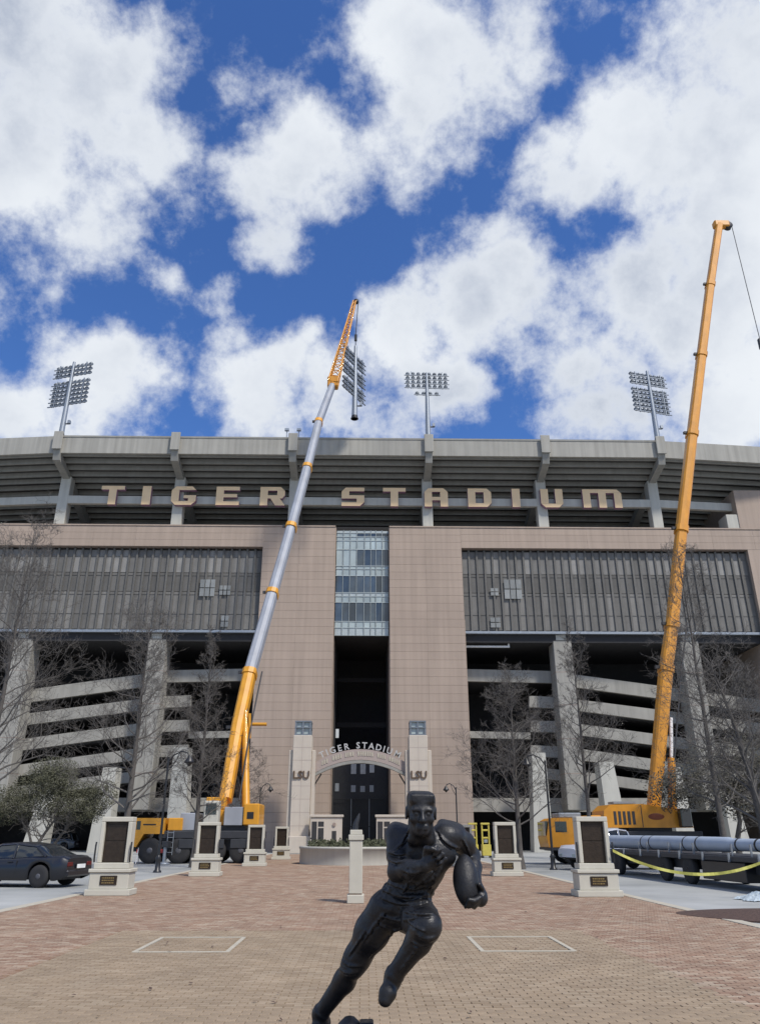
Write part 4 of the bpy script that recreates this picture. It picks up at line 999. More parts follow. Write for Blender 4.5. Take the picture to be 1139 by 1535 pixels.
car('parked_coupe', 'dark navy coupe parked beside the front memorial plinth', (-12.45, 30.4, 0), R(168), 'car_navy', 4.9, 1.9, sed_belt, sed_roof, (-1.5, 1.42), .36, group='cars parked by the plaza')
suv_belt = [(-2.4,1.05),(-2.2,1.12),(0,1.1),(1.2,1.08),(2.2,.95),(2.4,.75)]
suv_roof = [(-2.35,1.1),(-2.0,1.72),(-.5,1.78),(.4,1.74),(1.35,1.1)]
p = gd(-25, 1283); car('parked_suv', 'grey SUV parked behind the dark coupe under the live oak', (p.x-2.4, p.y, 0), R(176), 'car_grey', 4.8, 1.95, suv_belt, suv_roof, (-1.45, 1.45), .38, group='cars parked by the plaza')
p = gd(80, 1275); car('parked_van', 'dark van parked in shade under the stadium behind the live oak', (p.x, p.y, 0), R(180), 'car_grey', 5.0, 1.95, suv_belt, suv_roof, (-1.45, 1.45), .38, group='cars parked by the plaza')
pk_belt = [(-2.8,1.15),(-2.7,1.24),(-.55,1.24),(.9,1.22),(1.5,1.22),(2.6,1.16),(2.8,1.0)]
pk_roof = [(-.6,1.22),(-.45,1.9),(.2,1.96),(.6,1.92),(1.4,1.22)]
p = gd(852, 1305); pk = car('pickup_truck', 'white pickup truck behind the taped memorial plinth', (p.x+2.75, p.y+1.3, 0), R(198), 'car_white', 5.6, 1.98, pk_belt, pk_roof, (-1.75, 1.7), .42, cat='truck', zlow=.48)

# flatbed trailer with a steel mast section on it
A = gd(905, 1308); A.z = 0; Bv = gd(1128, 1338); Bv.z = 0; d = (Bv-A).normalized(); ang = math.atan2(d.y, d.x); Ltr = (Bv-A).length + 3.2
tr = empty('flatbed_trailer', A, 'low black flatbed trailer carrying a grey steel mast section', 'trailer'); tr.rotation_euler = (0,0,ang)
def TP(name, m, *b, c=0, par=None):
    q = MB(); (q.cbox(*b, c=c) if c else q.box(*b)); o = q.build(name, m, None); o.parent = par or tr; return o
TP('bed', 'chassis', -1.0, Ltr, -.1, 2.3, .86, 1.02, c=.02)
for y in (.3, 1.7): TP('main_beam', 'chassis', -.6, Ltr, y, y+.16, .5, .858)
for k in range(9): TP('side_stake', 'galv', -.6+k*(Ltr+.2)/9, -.53+k*(Ltr+.2)/9, -.16, -.101, .84, 1.12)
for fx in (.12, .42, .55, .88):
    x = fx*Ltr
    for y, s in ((.08, -1), (2.1, 1)):
        q = MB(); q.lathe([(.28,-.12),(.46,-.12),(.5,-.08),(.5,.08),(.46,.12),(.28,.12)], (x,y,.5), n=20, axis='y'); w_ = q.build('wheel', 'rubber', None); w_.parent = tr
        q = MB(); q.lathe([(.28,s*.115),(.24,s*.05),(.12,s*.04),(.1,s*.12)], (x,y,.5), n=16, axis='y'); r_ = q.build('rim', 'rim', None); r_.parent = w_
TP('tool_chest', 'black_paint', .62*Ltr, .8*Ltr, -.05, .5, .25, .84, c=.02); TP('tow_bar', 'chassis', Ltr+.01, Ltr+2.5, .95, 1.25, .55, .8)
pp = empty('mast_section', A+Vector((0,0,1.03)), 'long grey tapered steel mast section strapped on the trailer', 'steel mast'); pp.rotation_euler = (0,0,ang)
q = MB(); L_ = Ltr+1.0; q.lathe([(.29,-.4),(.29,-.38),(.285,0),(.27,L_*.4),(.24,L_*.66),(.2,L_*.67),(.19,L_*.82)], (0,.45,.33), n=24, axis='x'); o = q.build('tube', 'pipe_grey', None); o.parent = pp
for k in (.25,.30,.42,.48,.54,.70,.77):
    q = MB(); r_ = (.295-.07*k) if k < .66 else .205; q.lathe([(r_,-.05),(r_,.05)], (L_*k,.45,.33), n=24, axis='x'); o = q.build('strap', 'dark_metal', None); o.parent = pp
    q = MB(); q.box(L_*k-.03, L_*k+.03, .08, .13, 0, .36); o = q.build('chock', 'galv', None); o.parent = pp
# caution tape
TA = Vector((6.78+.5, 24.55, 1.25)); TB = at(1175, 1276, 24.0); q = MB(); n_ = 40
sag = at(1010, 1304, 24.3)
for i in range(n_):
    def tp(u):
        p_ = TA.lerp(TB, u); p_.z -= 4*.62*u*(1-u); p_.y += .02*math.sin(u*9); return p_
    a_, b_ = tp(i/n_), tp((i+1)/n_); tw = .012*math.sin(i*.7); q.add([a_-Vector((0,tw,.04)), b_-Vector((0,tw,.04)), b_+Vector((0,tw,.04)), a_+Vector((0,tw,.04))], [(0,1,2,3)], True)
o = q.build('caution_tape', 'tape_yellow', None, fix=False); tag(o, 'sagging yellow caution tape strung from a plinth past the trailer', 'tape')
q = MB(); q.tube((TB.x, TB.y, 0), (TB.x, TB.y, 1.5), .03, n=8); q.lathe([(.22,0),(.22,.05),(.05,.09)], (TB.x, TB.y, 0.006), n=12); o = q.build('tape_stand', 'black_paint'); tag(o, 'thin black stand holding the end of the caution tape', 'stand')
# folded sheeting at the mulch bed
p = gd(1139, 1350); q = MB(); rr = random.Random(8); ng = 26; vs = []
for i in range(ng):
    for j in range(ng):
        u, v_ = i/(ng-1)*2-1, j/(ng-1)*2-1; e_ = max(0, 1-max(abs(u), abs(v_))**2.5)
        h_ = e_*(.10+.10*abs(math.sin(u*6.1+v_*2.2))*abs(math.cos(v_*5.3-u*1.7))+.05*abs(math.sin(u*13+v_*11))) + rr.uniform(0,.015)
        vs.append((p.x+.35+u*.85+.07*math.sin(v_*5), p.y+v_*.5+.06*math.sin(u*7), .014+h_))
q.add(vs, [(i*ng+j,(i+1)*ng+j,(i+1)*ng+j+1,i*ng+j+1) for i in range(ng-1) for j in range(ng-1)])
o = q.build('crumpled_sheeting', 'bag'); tag(o, 'crumpled pale blue plastic sheeting on the ground by the trailer', 'plastic sheet')
mb_ = MB(); rr = random.Random(5); c0 = gd(1150, 1374); ring = []
for i in range(40):
    a_ = 2*math.pi*i/40; ring.append((c0.x+.6+2.4*math.cos(a_)*(1+.1*math.sin(3*a_)), c0.y+1.7*math.sin(a_), .03))
mb_.add(ring+[(c0.x+.6, c0.y, .16)], [(i,(i+1)%40,40) for i in range(40)]); mb_.add(ring+[(x,y,-.02) for x,y,_ in ring], [(i,40+i,40+(i+1)%40,(i+1)%40) for i in range(40)])
o = mb_.build('mulch_bed', 'mulch'); tag(o, kind='structure')
# yellow lift frames by the tower
def lift_frame(px, label, tall=1.0):
    b_ = gd(px, 1286); t = empty('lift_frame', b_, label, 'lift frame', 'yellow lift frames'); k = 1.0
    def Q(name, m, *b, c=.03):
        b = [v*.62 if i_ < 2 else v for i_, v in enumerate(b)]; q = MB(); q.cbox(*b, c=c); o = q.build(name, m, None); o.parent = t
    Q('base_box', 'safety_yellow', -.55, .55, -.4, .4, .15, .95*tall); Q('skid', 'black_paint', -.6, -.4, -.5, .5, 0, .148); Q('skid', 'black_paint', .4, .6, -.5, .5, 0, .148)
    for s in (-1, 1): Q('upright', 'safety_yellow', s*.42-.09, s*.42+.09, -.1, .1, .952*tall, 2.35*tall)
    for z in (1.35, 1.9): Q('crossbar', 'safety_yellow', -.33, .33, -.07, .07, z*tall, (z+.13)*tall)
    Q('top_plate', 'safety_yellow', -.56, .56, -.14, .14, 2.352*tall, 2.5*tall); Q('panel', 'galv', -.25, .25, -.05, .05, 1.05*tall, 1.3*tall)
lift_frame(710, 'yellow steel lift frame close beside the pink tower'); lift_frame(729, 'yellow steel lift frame beside the memorial plinth')
# red and white barrier before the left crane
p0 = gd(203, 1295); t = empty('barrier_board', p0, 'red and white striped barrier board in front of the yellow crane cab', 'barrier')
for i in range(8):
    o = MB().box(i*.24+.002, (i+1)*.24-.002, -.02, .02, .62, .82).build('stripe_board', 'barrier_red' if i % 2 == 0 else 'barrier_white', None); o.parent = t
for x in (.1, 1.8):
    q = MB(); q.path([(x,-.3,0),(x,0.03,.9)], .03, n=6); q.path([(x,.34,0),(x,0.03,.9)], .03, n=6); o = q.build('trestle_leg', 'barrier_white', None); o.parent = t

# ------------------------------------------------------------------ trees
def rdir(rr, d, spread):
    u = d.orthogonal().normalized(); v = d.cross(u); a_ = rr.uniform(0, 2*math.pi)
    return (d*math.cos(spread) + (u*math.cos(a_)+v*math.sin(a_))*math.sin(spread)).normalized()
def grow(q, rr, p, d, L, r, lev, maxlev, tips, up=.12, nk=6, bend=.22):
    ns = 5 if lev < 2 else (4 if lev < maxlev else 3); pts = [p]; rads = [r]; dd = d.copy()
    for i in range(ns):
        dd = (dd + Vector((rr.gauss(0,bend), rr.gauss(0,bend), rr.gauss(0,bend*.8)+up*.5))).normalized()
        pts.append(pts[-1]+dd*(L/ns)); rads.append(max(.0055, r*(1-.85*(i+1)/ns)))
    q.path(pts, rads, n=5 if lev < 2 else (4 if lev < 3 else 3), caps=False)
    if lev >= maxlev: tips.append(pts[-1]); return
    for k in range(nk):
        u = rr.uniform(.2, 1.0); i = min(ns-1, int(u*ns)); f_ = u*ns-i; pp_ = pts[i].lerp(pts[i+1], f_); base = (pts[i+1]-pts[i]).normalized()
        grow(q, rr, pp_, rdir(rr, base, rr.uniform(.5, 1.05)), L*rr.uniform(.34,.62), max(.0065, rads[i]*.5), lev+1, maxlev, tips, up, max(4, nk-1), bend)
def bare_tree(base, hgt, spread, label, seed, rt=.2, first=.28, nl=34, lean=(0,0), maxlev=4, cone=.75, bm='bark', group='bare trees round the plaza', nk=6):
    rr = random.Random(seed); t = empty('bare_tree', base, label, 'tree', group); base = Vector((0,0,0))
    tr_ = MB(); pts = []; rads = []; N_ = 14
    for i in range(N_+1):
        u = i/N_; pts.append(Vector((lean[0]*u*u*hgt+rr.gauss(0,.03)*hgt*.06*u, lean[1]*u*u*hgt+rr.gauss(0,.03)*hgt*.06*u, u*hgt))); rads.append(rt*(1-.93*u)*(1+.7*max(0,1-u*14)))
    tr_.path(pts, rads, n=9); o = tr_.build('trunk', bm, None); o.parent = t
    cr = MB(); tips = []
    for k in range(nl):
        u = first + (1-first)*(k+rr.random())/nl; x = u*N_; i = min(N_-1, int(x)); p_ = pts[i].lerp(pts[i+1], x-i)
        a_ = k*2.4+rr.uniform(-.5,.5); el = rr.uniform(.15,.75)+.35*u; L = spread*(1-cone*((u-first)/(1-first)))*rr.uniform(.7,1.1)
        d = Vector((math.cos(a_)*math.cos(el), math.sin(a_)*math.cos(el), math.sin(el))); grow(cr, rr, p_, d, L, rads[i]*.30+.010, 1, maxlev, tips, nk=nk)
    o = cr.build('crown', 'twig', None, fix=False); o.parent = t
    return t, tips
bare_tree((-12.35, 43, 0), 12.8, 4.6, 'tall bare tree with wide twiggy crown behind the plinth by the dark coupe', 11, .20, .2, 44, nk=6, cone=.6)
bare_tree((-9.45, 46.5, 0), 13.0, 2.7, 'slim straight bare tree growing beside the yellow crane carrier', 12, .15, .18, 44, nk=6)
p = gd(357, 1292); bare_tree((p.x, p.y, 0), 7.6, 2.6, 'small bare sapling in front of the grey-boomed crane', 13, .12, .3, 24, nk=6)
p = gd(781, 1303); bare_tree((p.x, p.y, 0), 9.6, 3.6, 'bare tree with a dense low crown beside the yellow lift frames', 14, .16, .2, 42, nk=6, cone=.6)
p = gd(890, 1303); bare_tree((p.x, p.y, 0), 12.4, 3.2, 'slender bare tree behind the white pickup', 15, .14, .26, 34, nk=6)
p = gd(1092, 1306); bare_tree((p.x, p.y, 0), 17.0, 3.9, 'tallest bare tree, rising beside the all-orange crane over the screen', 16, .17, .16, 46, nk=6, cone=.7)
p = gd(1158, 1312); bare_tree((p.x, p.y, 0), 9.5, 3.7, 'leaning bare tree with thick trunk behind the trailer tow bar', 17, .25, .2, 36, lean=(-.13,0), nk=6, cone=.5)
p = gd(-45, 1310); bare_tree((p.x, p.y, 0), 16.5, 4.4, 'bare tree with thin twigs reaching over the screen beyond the SUV', 18, .19, .2, 46, nk=6, cone=.6)
def leafy(base, stems, lobes, label, seed, nleaf, m, name='live_oak', size=.11, group='small leafy trees', lob=1.0):
    rr = random.Random(seed); t = empty(name, base, label, 'tree', group)
    for pts, r in stems:
        q = MB(); n_ = len(pts); q.path([Vector(p_) for p_ in pts], [r*(1-.6*i/(n_-1)) for i in range(n_)], n=8); o = q.build('trunk', 'bark', None); o.parent = t
        q = MB(); tips = []
        for k in range(16):
            u = rr.uniform(.45,1)*(n_-1); i = min(n_-2, int(u)); p_ = Vector(pts[i]).lerp(Vector(pts[i+1]), u-i)
            grow(q, rr, p_, Vector((rr.gauss(0,1), rr.gauss(0,1), rr.uniform(.1,1))).normalized(), 1.5, r*.3, 1, 3, tips, nk=5)
        o = q.build('limb', 'twig', None, fix=False); o.parent = t
    q = MB()
    for (c, s_) in lobes:
        c = Vector(c)*lob; s_ = [v*lob for v in s_]
        for i in range(int(nleaf*s_[0]*s_[2])):
            g = Vector((rr.gauss(0,1), rr.gauss(0,1), rr.gauss(0,1))); g = g.normalized()*(rr.random()**.45)
            p_ = c + Vector((g.x*s_[0], g.y*s_[1], g.z*s_[2])); cl_ = math.sin(p_.x*4.1+p_.y*2.3)*math.sin(p_.z*4.7+p_.y*3.1+1)
            if cl_ < -.15 and rr.random() < .8: continue
            u = Vector((rr.gauss(0,1), rr.gauss(0,1), rr.gauss(0,.6))).normalized()*size*rr.uniform(.5,1); v = u.orthogonal().normalized()*size*.45
            q.add([p_-u, p_+v, p_+u, p_-v], [(0,1,2,3)])
    o = q.build('crown', m, None, fix=False); o.parent = t
p = gd(48, 1290); k = p.y/1245
leafy((p.x, p.y, 0), [([(0,0,0),(.15,0,.9),(.6,.1,1.8),(1.2,.2,2.8)], .16), ([(1.3,.3,0),(1.25,.3,1.0),(1.9,.3,2.0),(2.2,.4,2.9)], .15), ([(0,0,.6),(-.6,.2,1.8),(-1.4,.3,2.7)], .11)],
      [((-2.2,0,3.0),(1.7,1.4,1.2)), ((-.3,.2,3.6),(1.7,1.5,1.5)), ((1.8,.2,3.3),(1.6,1.4,1.3)), ((.8,-.2,4.4),(1.3,1.2,.9)), ((2.9,.2,2.7),(1.0,1.0,.8)), ((-3.4,.2,2.6),(1.2,1.0,.9)), ((.3,.4,5.0),(1.6,1.2,.8)), ((3.4,.3,3.6),(1.0,.9,.9))],
      'small olive green live oak standing behind the dark coupe', 21, 3000, 'leaf', size=.07, lob=1.2)
p = gd(1112, 1298)
leafy((p.x, p.y, 0), [([(0,0,0),(-.1,0,1.2),(.3,0,2.4),(.2,0,4.0)], .22), ([(2.2,.2,0),(1.9,.2,1.6),(1.3,.1,3.0)], .18)],
      [((-1.0,0,3.4),(1.9,1.4,1.3)), ((1.0,.3,4.0),(2.0,1.5,1.6)), ((2.9,.2,3.6),(1.8,1.3,1.5)), ((-2.4,.2,2.9),(1.2,.9,.9)), ((.4,.1,2.6),(1.5,1.2,.9))],
      'grey green thin leaved tree beside the all-orange crane', 22, 1100, 'leaf_dry', name='thin_oak', size=.10, lob=1.4)

# ------------------------------------------------------------------ bronze ball carrier
class SDF:
    """smooth union of rounded shapes on a grid, meshed with surface nets: one continuous skin"""
    def __init__(s, lo, hi, h):
        s.lo = np.array(lo, float); s.h = h; s.n = np.ceil((np.array(hi)-s.lo)/h).astype(int)+1
        s.d = np.full(tuple(s.n), .3, np.float32)
    def region(s, lo, hi):
        i0 = np.clip(np.floor((np.array(lo)-s.lo)/s.h).astype(int), 0, s.n-2); i1 = np.clip(np.ceil((np.array(hi)-s.lo)/s.h).astype(int)+1, i0+1, s.n)
        g = [s.lo[a]+s.h*np.arange(i0[a], i1[a]) for a in range(3)]
        X = np.stack(np.meshgrid(*g, indexing='ij'), -1).astype(np.float32)
        return tuple(slice(i0[a], i1[a]) for a in range(3)), X
    def merge(s, sl, d, k, mode):
        a = s.d[sl]; d = d.astype(np.float32)
        if mode == 'sub': d = -d; h = np.maximum(k-np.abs(a-d), 0)/k; s.d[sl] = np.maximum(a, d)+h*h*k*.25
        else: h = np.maximum(k-np.abs(a-d), 0)/k; s.d[sl] = np.minimum(a, d)-h*h*k*.25
    def cone(s, p0, p1, r0, r1, k=.03, mode='add'):
        p0 = np.array(p0, float); p1 = np.array(p1, float); R_ = max(r0, r1)+k+.05
        sl, X = s.region(np.minimum(p0, p1)-R_, np.maximum(p0, p1)+R_)
        ab = p1-p0; t = np.clip(((X-p0)@ab)/max(ab@ab, 1e-9), 0, 1)
        d = np.linalg.norm(X-p0-t[..., None]*ab, axis=-1)-(r0+(r1-r0)*t); s.merge(sl, d, k, mode)
    def chain(s, pts, rs, k=.03):
        for i in range(len(pts)-1): s.cone(pts[i], pts[i+1], rs[i], rs[i+1], k)
    def ell(s, c, rad, axes=None, k=.03, mode='add'):
        c = np.array(c, float); rad = np.array(rad, float); R_ = rad.max()+k+.05; sl, X = s.region(c-R_, c+R_); q_ = X-c
        if axes is not None: q_ = q_@np.array(axes, float).T
        k0 = np.linalg.norm(q_/rad, axis=-1); k1 = np.linalg.norm(q_/(rad*rad), axis=-1); s.merge(sl, k0*(k0-1)/np.maximum(k1, 1e-6), k, mode)
    def rbox(s, c, half, rr, axes=None, k=.02, mode='add'):
        c = np.array(c, float); half = np.array(half, float); R_ = np.linalg.norm(half)+rr+k+.03; sl, X = s.region(c-R_, c+R_); q_ = X-c
        if axes is not None: q_ = q_@np.array(axes, float).T
        q_ = np.abs(q_)-(half-rr); s.merge(sl, np.linalg.norm(np.maximum(q_, 0), axis=-1)+np.minimum(q_.max(-1), 0)-rr, k, mode)
    def mesh(s):
        d = s.d; n = s.n; sg = d < 0
        corners = [(i, j, k) for i in (0, 1) for j in (0, 1) for k in (0, 1)]
        c = np.stack([sg[i:n[0]-1+i, j:n[1]-1+j, k:n[2]-1+k] for i, j, k in corners], 0); cnt = c.sum(0); act = (cnt > 0) & (cnt < 8)
        idx = -np.ones(act.shape, np.int64); cells = np.argwhere(act); idx[act] = np.arange(len(cells))
        val = np.stack([d[cells[:, 0]+i, cells[:, 1]+j, cells[:, 2]+k] for i, j, k in corners], 1); pos = np.zeros((len(cells), 3)); w = np.zeros(len(cells))
        for a in range(8):
            for b in range(a+1, 8):
                if sum(abs(x-y) for x, y in zip(corners[a], corners[b])) != 1: continue
                m = (val[:, a] < 0) != (val[:, b] < 0); t = val[:, a]/np.where(m, val[:, a]-val[:, b], 1)
                pos[m] += (np.array(corners[a])+t[:, None]*(np.array(corners[b])-np.array(corners[a])))[m]; w[m] += 1
        V = s.lo+s.h*(cells+pos/w[:, None]); Fs = []
        for ax in range(3):
            u, v = [(1, 2), (2, 0), (0, 1)][ax]; sh = [slice(None)]*3; sh2 = [slice(None)]*3; sh[ax] = slice(0, n[ax]-1); sh2[ax] = slice(1, n[ax])
            e = sg[tuple(sh)] != sg[tuple(sh2)]; E_ = np.argwhere(e); E_ = E_[(E_[:, u] > 0) & (E_[:, v] > 0) & (E_[:, u] < n[u]-1) & (E_[:, v] < n[v]-1)]
            ins = sg[E_[:, 0], E_[:, 1], E_[:, 2]]; q_ = []
            for du, dv in ((1, 1), (0, 1), (0, 0), (1, 0)):
                C = E_.copy(); C[:, u] -= du; C[:, v] -= dv; q_.append(idx[C[:, 0], C[:, 1], C[:, 2]])
            q_ = np.stack(q_, 1); q_[~ins] = q_[~ins][:, ::-1]; Fs.append(q_)
        return V, np.concatenate(Fs)
def S(px, py, D): return np.array(at(px, py, D))
sdf = SDF((-.62, 3.75, .55), (.72, 5.35, 2.05), .0052)
nrm = lambda v: np.array(v)/np.linalg.norm(v)
pel = S(602, 1362, 4.60); waist = S(613, 1335, 4.55); chest = S(637, 1289, 4.45); nb = S(635, 1256, 4.41); headc = S(631, 1219, 4.28)
rsh = S(597, 1251, 4.47); lsh = S(679, 1250, 4.44)
up_t = nrm(nb-pel); rt = nrm((lsh-rsh)-up_t*np.dot(lsh-rsh, up_t)); fw = np.cross(up_t, rt); fw = -fw if fw[1] > 0 else fw
AXT = np.stack([rt, fw, up_t])
# trunk with jersey
sdf.ell(pel+up_t*.0, (.118, .094, .10), AXT, .05); sdf.ell(waist, (.124, .092, .12), AXT, .06)
sdf.ell(chest-up_t*.03-rt*.01, (.130, .098, .16), AXT, .05); sdf.ell(chest+up_t*.06+fw*.01, (.150, .088, .08), AXT, .04)
for sh, sgn in ((rsh, -1), (lsh, 1)):            # shoulder pads under the jersey
    sdf.rbox(sh+up_t*.012-rt*sgn*.02, (.074, .064, .033), .031, AXT, .05); sdf.ell(sh+rt*sgn*.02-up_t*.02, (.046, .052, .050), AXT, .04)
    sdf.cone(sh-rt*sgn*.02+up_t*.005, nb-rt*(-sgn)*.035+up_t*.012, .040, .040, .04)
    sdf.cone(sh+rt*sgn*-.03+fw*.05, chest+rt*sgn*.03+fw*.06-up_t*.02, .05, .05, .05)
sdf.cone(nb-up_t*.02, headc-np.array([0, -.01, .07]), .060, .050, .03)
for i, (a_, dx) in enumerate(((.02, .0), (-.04, .01), (-.085, -.01), (.075, .006))):   # folds of the jersey over the belt
    c = waist+up_t*a_; pts = [c+rt*x+fw*(.076+.010*math.sin(x*30+i*2)-1.9*x*x)+up_t*(.012*math.sin(x*22+i)) for x in np.linspace(-.10, .10, 7)]
    sdf.chain(pts, [.012]*7, .02)
belt = pel+up_t*.085
pts = [belt+rt*(.116*math.cos(t))+fw*(.092*math.sin(t)) for t in np.linspace(0, 2*math.pi, 25)]; sdf.chain(pts, [.009]*25, .008)
hem = [nb+up_t*.0+rt*(.072*math.cos(t))+fw*(.07*math.sin(t)+.01)-up_t*(.03*max(0, math.sin(t))) for t in np.linspace(0, 2*math.pi, 21)]; sdf.chain(hem, [.010]*21, .010)
# legs
rh = pel-rt*.085-up_t*.03; rk = S(529, 1447, 4.76); ra = S(480, 1520, 4.93)
lh = pel+rt*.085-up_t*.02; lk = S(640, 1388, 4.20); la = S(590, 1463, 4.36)
m = (rh+rk)/2; out_ = nrm(np.cross(rk-rh, [0, 1, 0]))
sdf.chain([rh, rh*.6+rk*.4, rk+nrm(rh-rk)*.05, rk], [.092, .086, .064, .058], .05); sdf.ell(rk+np.array([0, -.025, 0]), (.042, .04, .05), None, .03)
calf = rk*.68+ra*.32; sdf.chain([rk, calf+np.array([.012, .02, 0]), ra], [.056, .057, .040], .03)
sdf.chain([lh, lh*.55+lk*.45, lk+nrm(lh-lk)*.04, lk], [.095, .087, .067, .061], .05); sdf.ell(lk+np.array([.006, -.03, .0]), (.047, .042, .055), None, .03)
calf = lk*.68+la*.32; sdf.chain([lk, calf+np.array([.012, .03, 0]), la], [.058, .060, .040], .03)
def ring(c, ax, r, th, k=.006):
    ax = nrm(ax); u = nrm(np.cross(ax, [.3, .1, .9])); v = np.cross(ax, u)
    pts = [c+u*(r*math.cos(t))+v*(r*math.sin(t)) for t in np.linspace(0, 2*math.pi, 21)]; sdf.chain(pts, [th]*21, k)
ring(ra-nrm(ra-rk)*.02, ra-rk, .037, .006); ring(la-nrm(la-lk)*.015, la-lk, .037, .006)
def foot(ank, toe, heel_back, roll=0):
    d = nrm(toe-ank); heel = ank+heel_back; ball = ank*.3+toe*.7
    sdf.cone(ank, heel, .040, .036, .03); sdf.cone(heel, ball, .035, .038, .03); sdf.cone(ball, toe, .038, .027, .02)
    side = nrm(np.cross(d, [0, 0, 1])); sdf.cone(ball+side*.014, toe+side*.014, .028, .021, .015); sdf.cone(ball-side*.014, toe-side*.014, .028, .021, .015)
rt_toe = S(450, 1578, 4.76); foot(ra, rt_toe, np.array([.015, .05, -.05]))
lt_toe = S(577, 1500, 4.32); foot(la, lt_toe, np.array([.0, .055, -.025]))
# arms
re = S(595, 1306, 4.32); rw = S(637, 1298, 4.14); hand = S(653, 1283, 4.13)
sdf.chain([rsh-up_t*.01, (rsh+re)/2, re], [.056, .054, .045], .03); sdf.ell(re+np.array([-.004, .01, -.012]), (.040, .042, .038), None, .02); sdf.chain([re, re*.62+rw*.38, rw], [.044, .045, .030], .02)
ring(rsh*.35+re*.65, re-rsh, .052, .006)
le = S(706, 1283, 4.60); lw = S(712, 1328, 4.40)
sdf.chain([lsh-up_t*.01, (lsh+le)/2+np.array([.01, 0, .01]), le], [.056, .054, .045], .03); sdf.ell(le, (.043, .043, .04), None, .02); sdf.chain([le, le*.6+lw*.4, lw], [.045, .046, .031], .02); ring(lsh*.35+le*.65, le-lsh, .052, .006)
# right hand: loose fist in front of the chest, knuckles to the viewer
hd = nrm(hand-rw); hu = nrm(np.array([-.3, -.1, .9])-hd*np.dot([-.3, -.1, .9], hd)); hf = np.cross(hd, hu); hf = -hf if hf[1] > 0 else hf
sdf.chain([rw, rw+hd*.03], [.032, .032], .015); sdf.rbox(rw+hd*.06, (.042, .042, .018), .016, np.stack([hd, hu, hf]), .02)
for i in range(4):
    o_ = (.036-.024*i); kn = rw+hd*(.098-.006*abs(i-1.2))+hu*o_+hf*.006; L1 = (.036, .040, .038, .030)[i]
    p1 = kn+hf*L1*.75+hd*.012; p2 = p1-hd*.030+hf*.006; p3 = p2-hd*.016-hf*.018
    sdf.chain([rw+hd*.07+hu*o_*.9, kn, p1, p2, p3], [.012, .0115, .0105, .0098, .009], .004)
th0 = rw+hd*.035+hu*.036; sdf.chain([th0, th0+hu*.022+hf*.02+hd*.025, th0+hu*.008+hf*.046+hd*.045, th0-hu*.012+hf*.05+hd*.058], [.017, .0135, .012, .0105], .006)
# left hand spread over the lower end of the ball
bc = S(698, 1320, 4.36); bt = nrm(S(694, 1285, 4.40)-S(700, 1352, 4.33)); BR, BLn = .066, .134
ux = nrm(np.array([1., -.1, 0])-bt*np.dot([1., -.1, 0], bt)); uy = np.cross(bt, ux); uy = -uy if uy[1] > 0 else uy
def onball(s_, a_, ex=.0):
    r_ = BR*math.sqrt(max(0, 1-(s_)**2))+ex; return bc+bt*(s_*BLn)+(ux*math.cos(a_)+uy*math.sin(a_))*r_
palm = onball(-.55, -.5, .024); sdf.chain([lw, palm*.6+lw*.4, palm], [.035, .034, .032], .02); sdf.ell(onball(-.62, -.3, .018), (.034, .034, .04), None, .02)
for i, a0 in enumerate((-.1, .35, .8, 1.25)):
    L_ = (.9, 1.0, .97, .85)[i]; sdf.chain([onball(-.66, a0*.5-.3, .014), onball(-.80, a0*.8, .012), onball(-.93*L_, a0*1.15, .012), onball(-.98, a0*1.5+.2, .016)], [.0135, .0115, .0105, .009], .006)
sdf.chain([onball(-.45, -.2, .02), onball(-.32, .15, .014), onball(-.25, .55, .012)], [.016, .0125, .0105], .006)
# head
hz = nrm(np.array([.03, -.10, 1.0])); hxr = nrm(np.array([1, .02, 0])-hz*np.dot([1, .02, 0], hz)); hfw = np.cross(hz, hxr); hfw = -hfw if hfw[1] > 0 else hfw
AH = np.stack([hxr, hfw, hz])
def hp(x, y, z): return headc+hxr*x*.96+hfw*y+hz*(z*.90)
sdf.ell(hp(0, -.012, .024), (.071, .093, .080), AH, .02); sdf.ell(hp(0, .018, -.035), (.053, .064, .068), AH, .03); sdf.rbox(hp(0, .030, -.082), (.034, .040, .024), .020, AH, .03); sdf.ell(hp(0, .066, -.098), (.024, .018, .02), AH, .02)
sdf.rbox(hp(0, -.010, .080), (.069, .081, .034), .030, AH, .02); sdf.rbox(hp(0, -.035, .055), (.071, .068, .05), .03, AH, .012)
for k_ in range(14): sdf.cone(hp(-.06+.12*k_/13, .066, .100), hp(-.058+.116*k_/13+.004*math.sin(k_*3), .070, .066-.006*abs(math.sin(k_*2.1))), .005, .003, .005)     # flat-top hair
sdf.cone(hp(-.045, .070, .022), hp(.045, .070, .022), .012, .012, .015); sdf.cone(hp(0, .078, .018), hp(0, .100, -.030), .010, .0155, .010); sdf.ell(hp(-.013, .088, -.033), (.009, .011, .008), AH, .006); sdf.ell(hp(.013, .088, -.033), (.009, .011, .008), AH, .006)
for s_ in (-1, 1):
    sdf.ell(hp(s_*.031, .088, .003), (.020, .018, .013), AH, .008, 'sub'); sdf.ell(hp(s_*.031, .070, .002), (.013, .011, .011), AH, .004); sdf.ell(hp(s_*.046, .058, -.028), (.02, .018, .018), AH, .02)
    sdf.ell(hp(s_*.079, -.008, -.002), (.009, .022, .033), AH, .008); sdf.ell(hp(s_*.086, -.002, -.002), (.006, .012, .02), AH, .005, 'sub'); sdf.cone(hp(s_*.04, -.03, -.06), hp(s_*.04, -.02, -.14), .024, .032, .03)
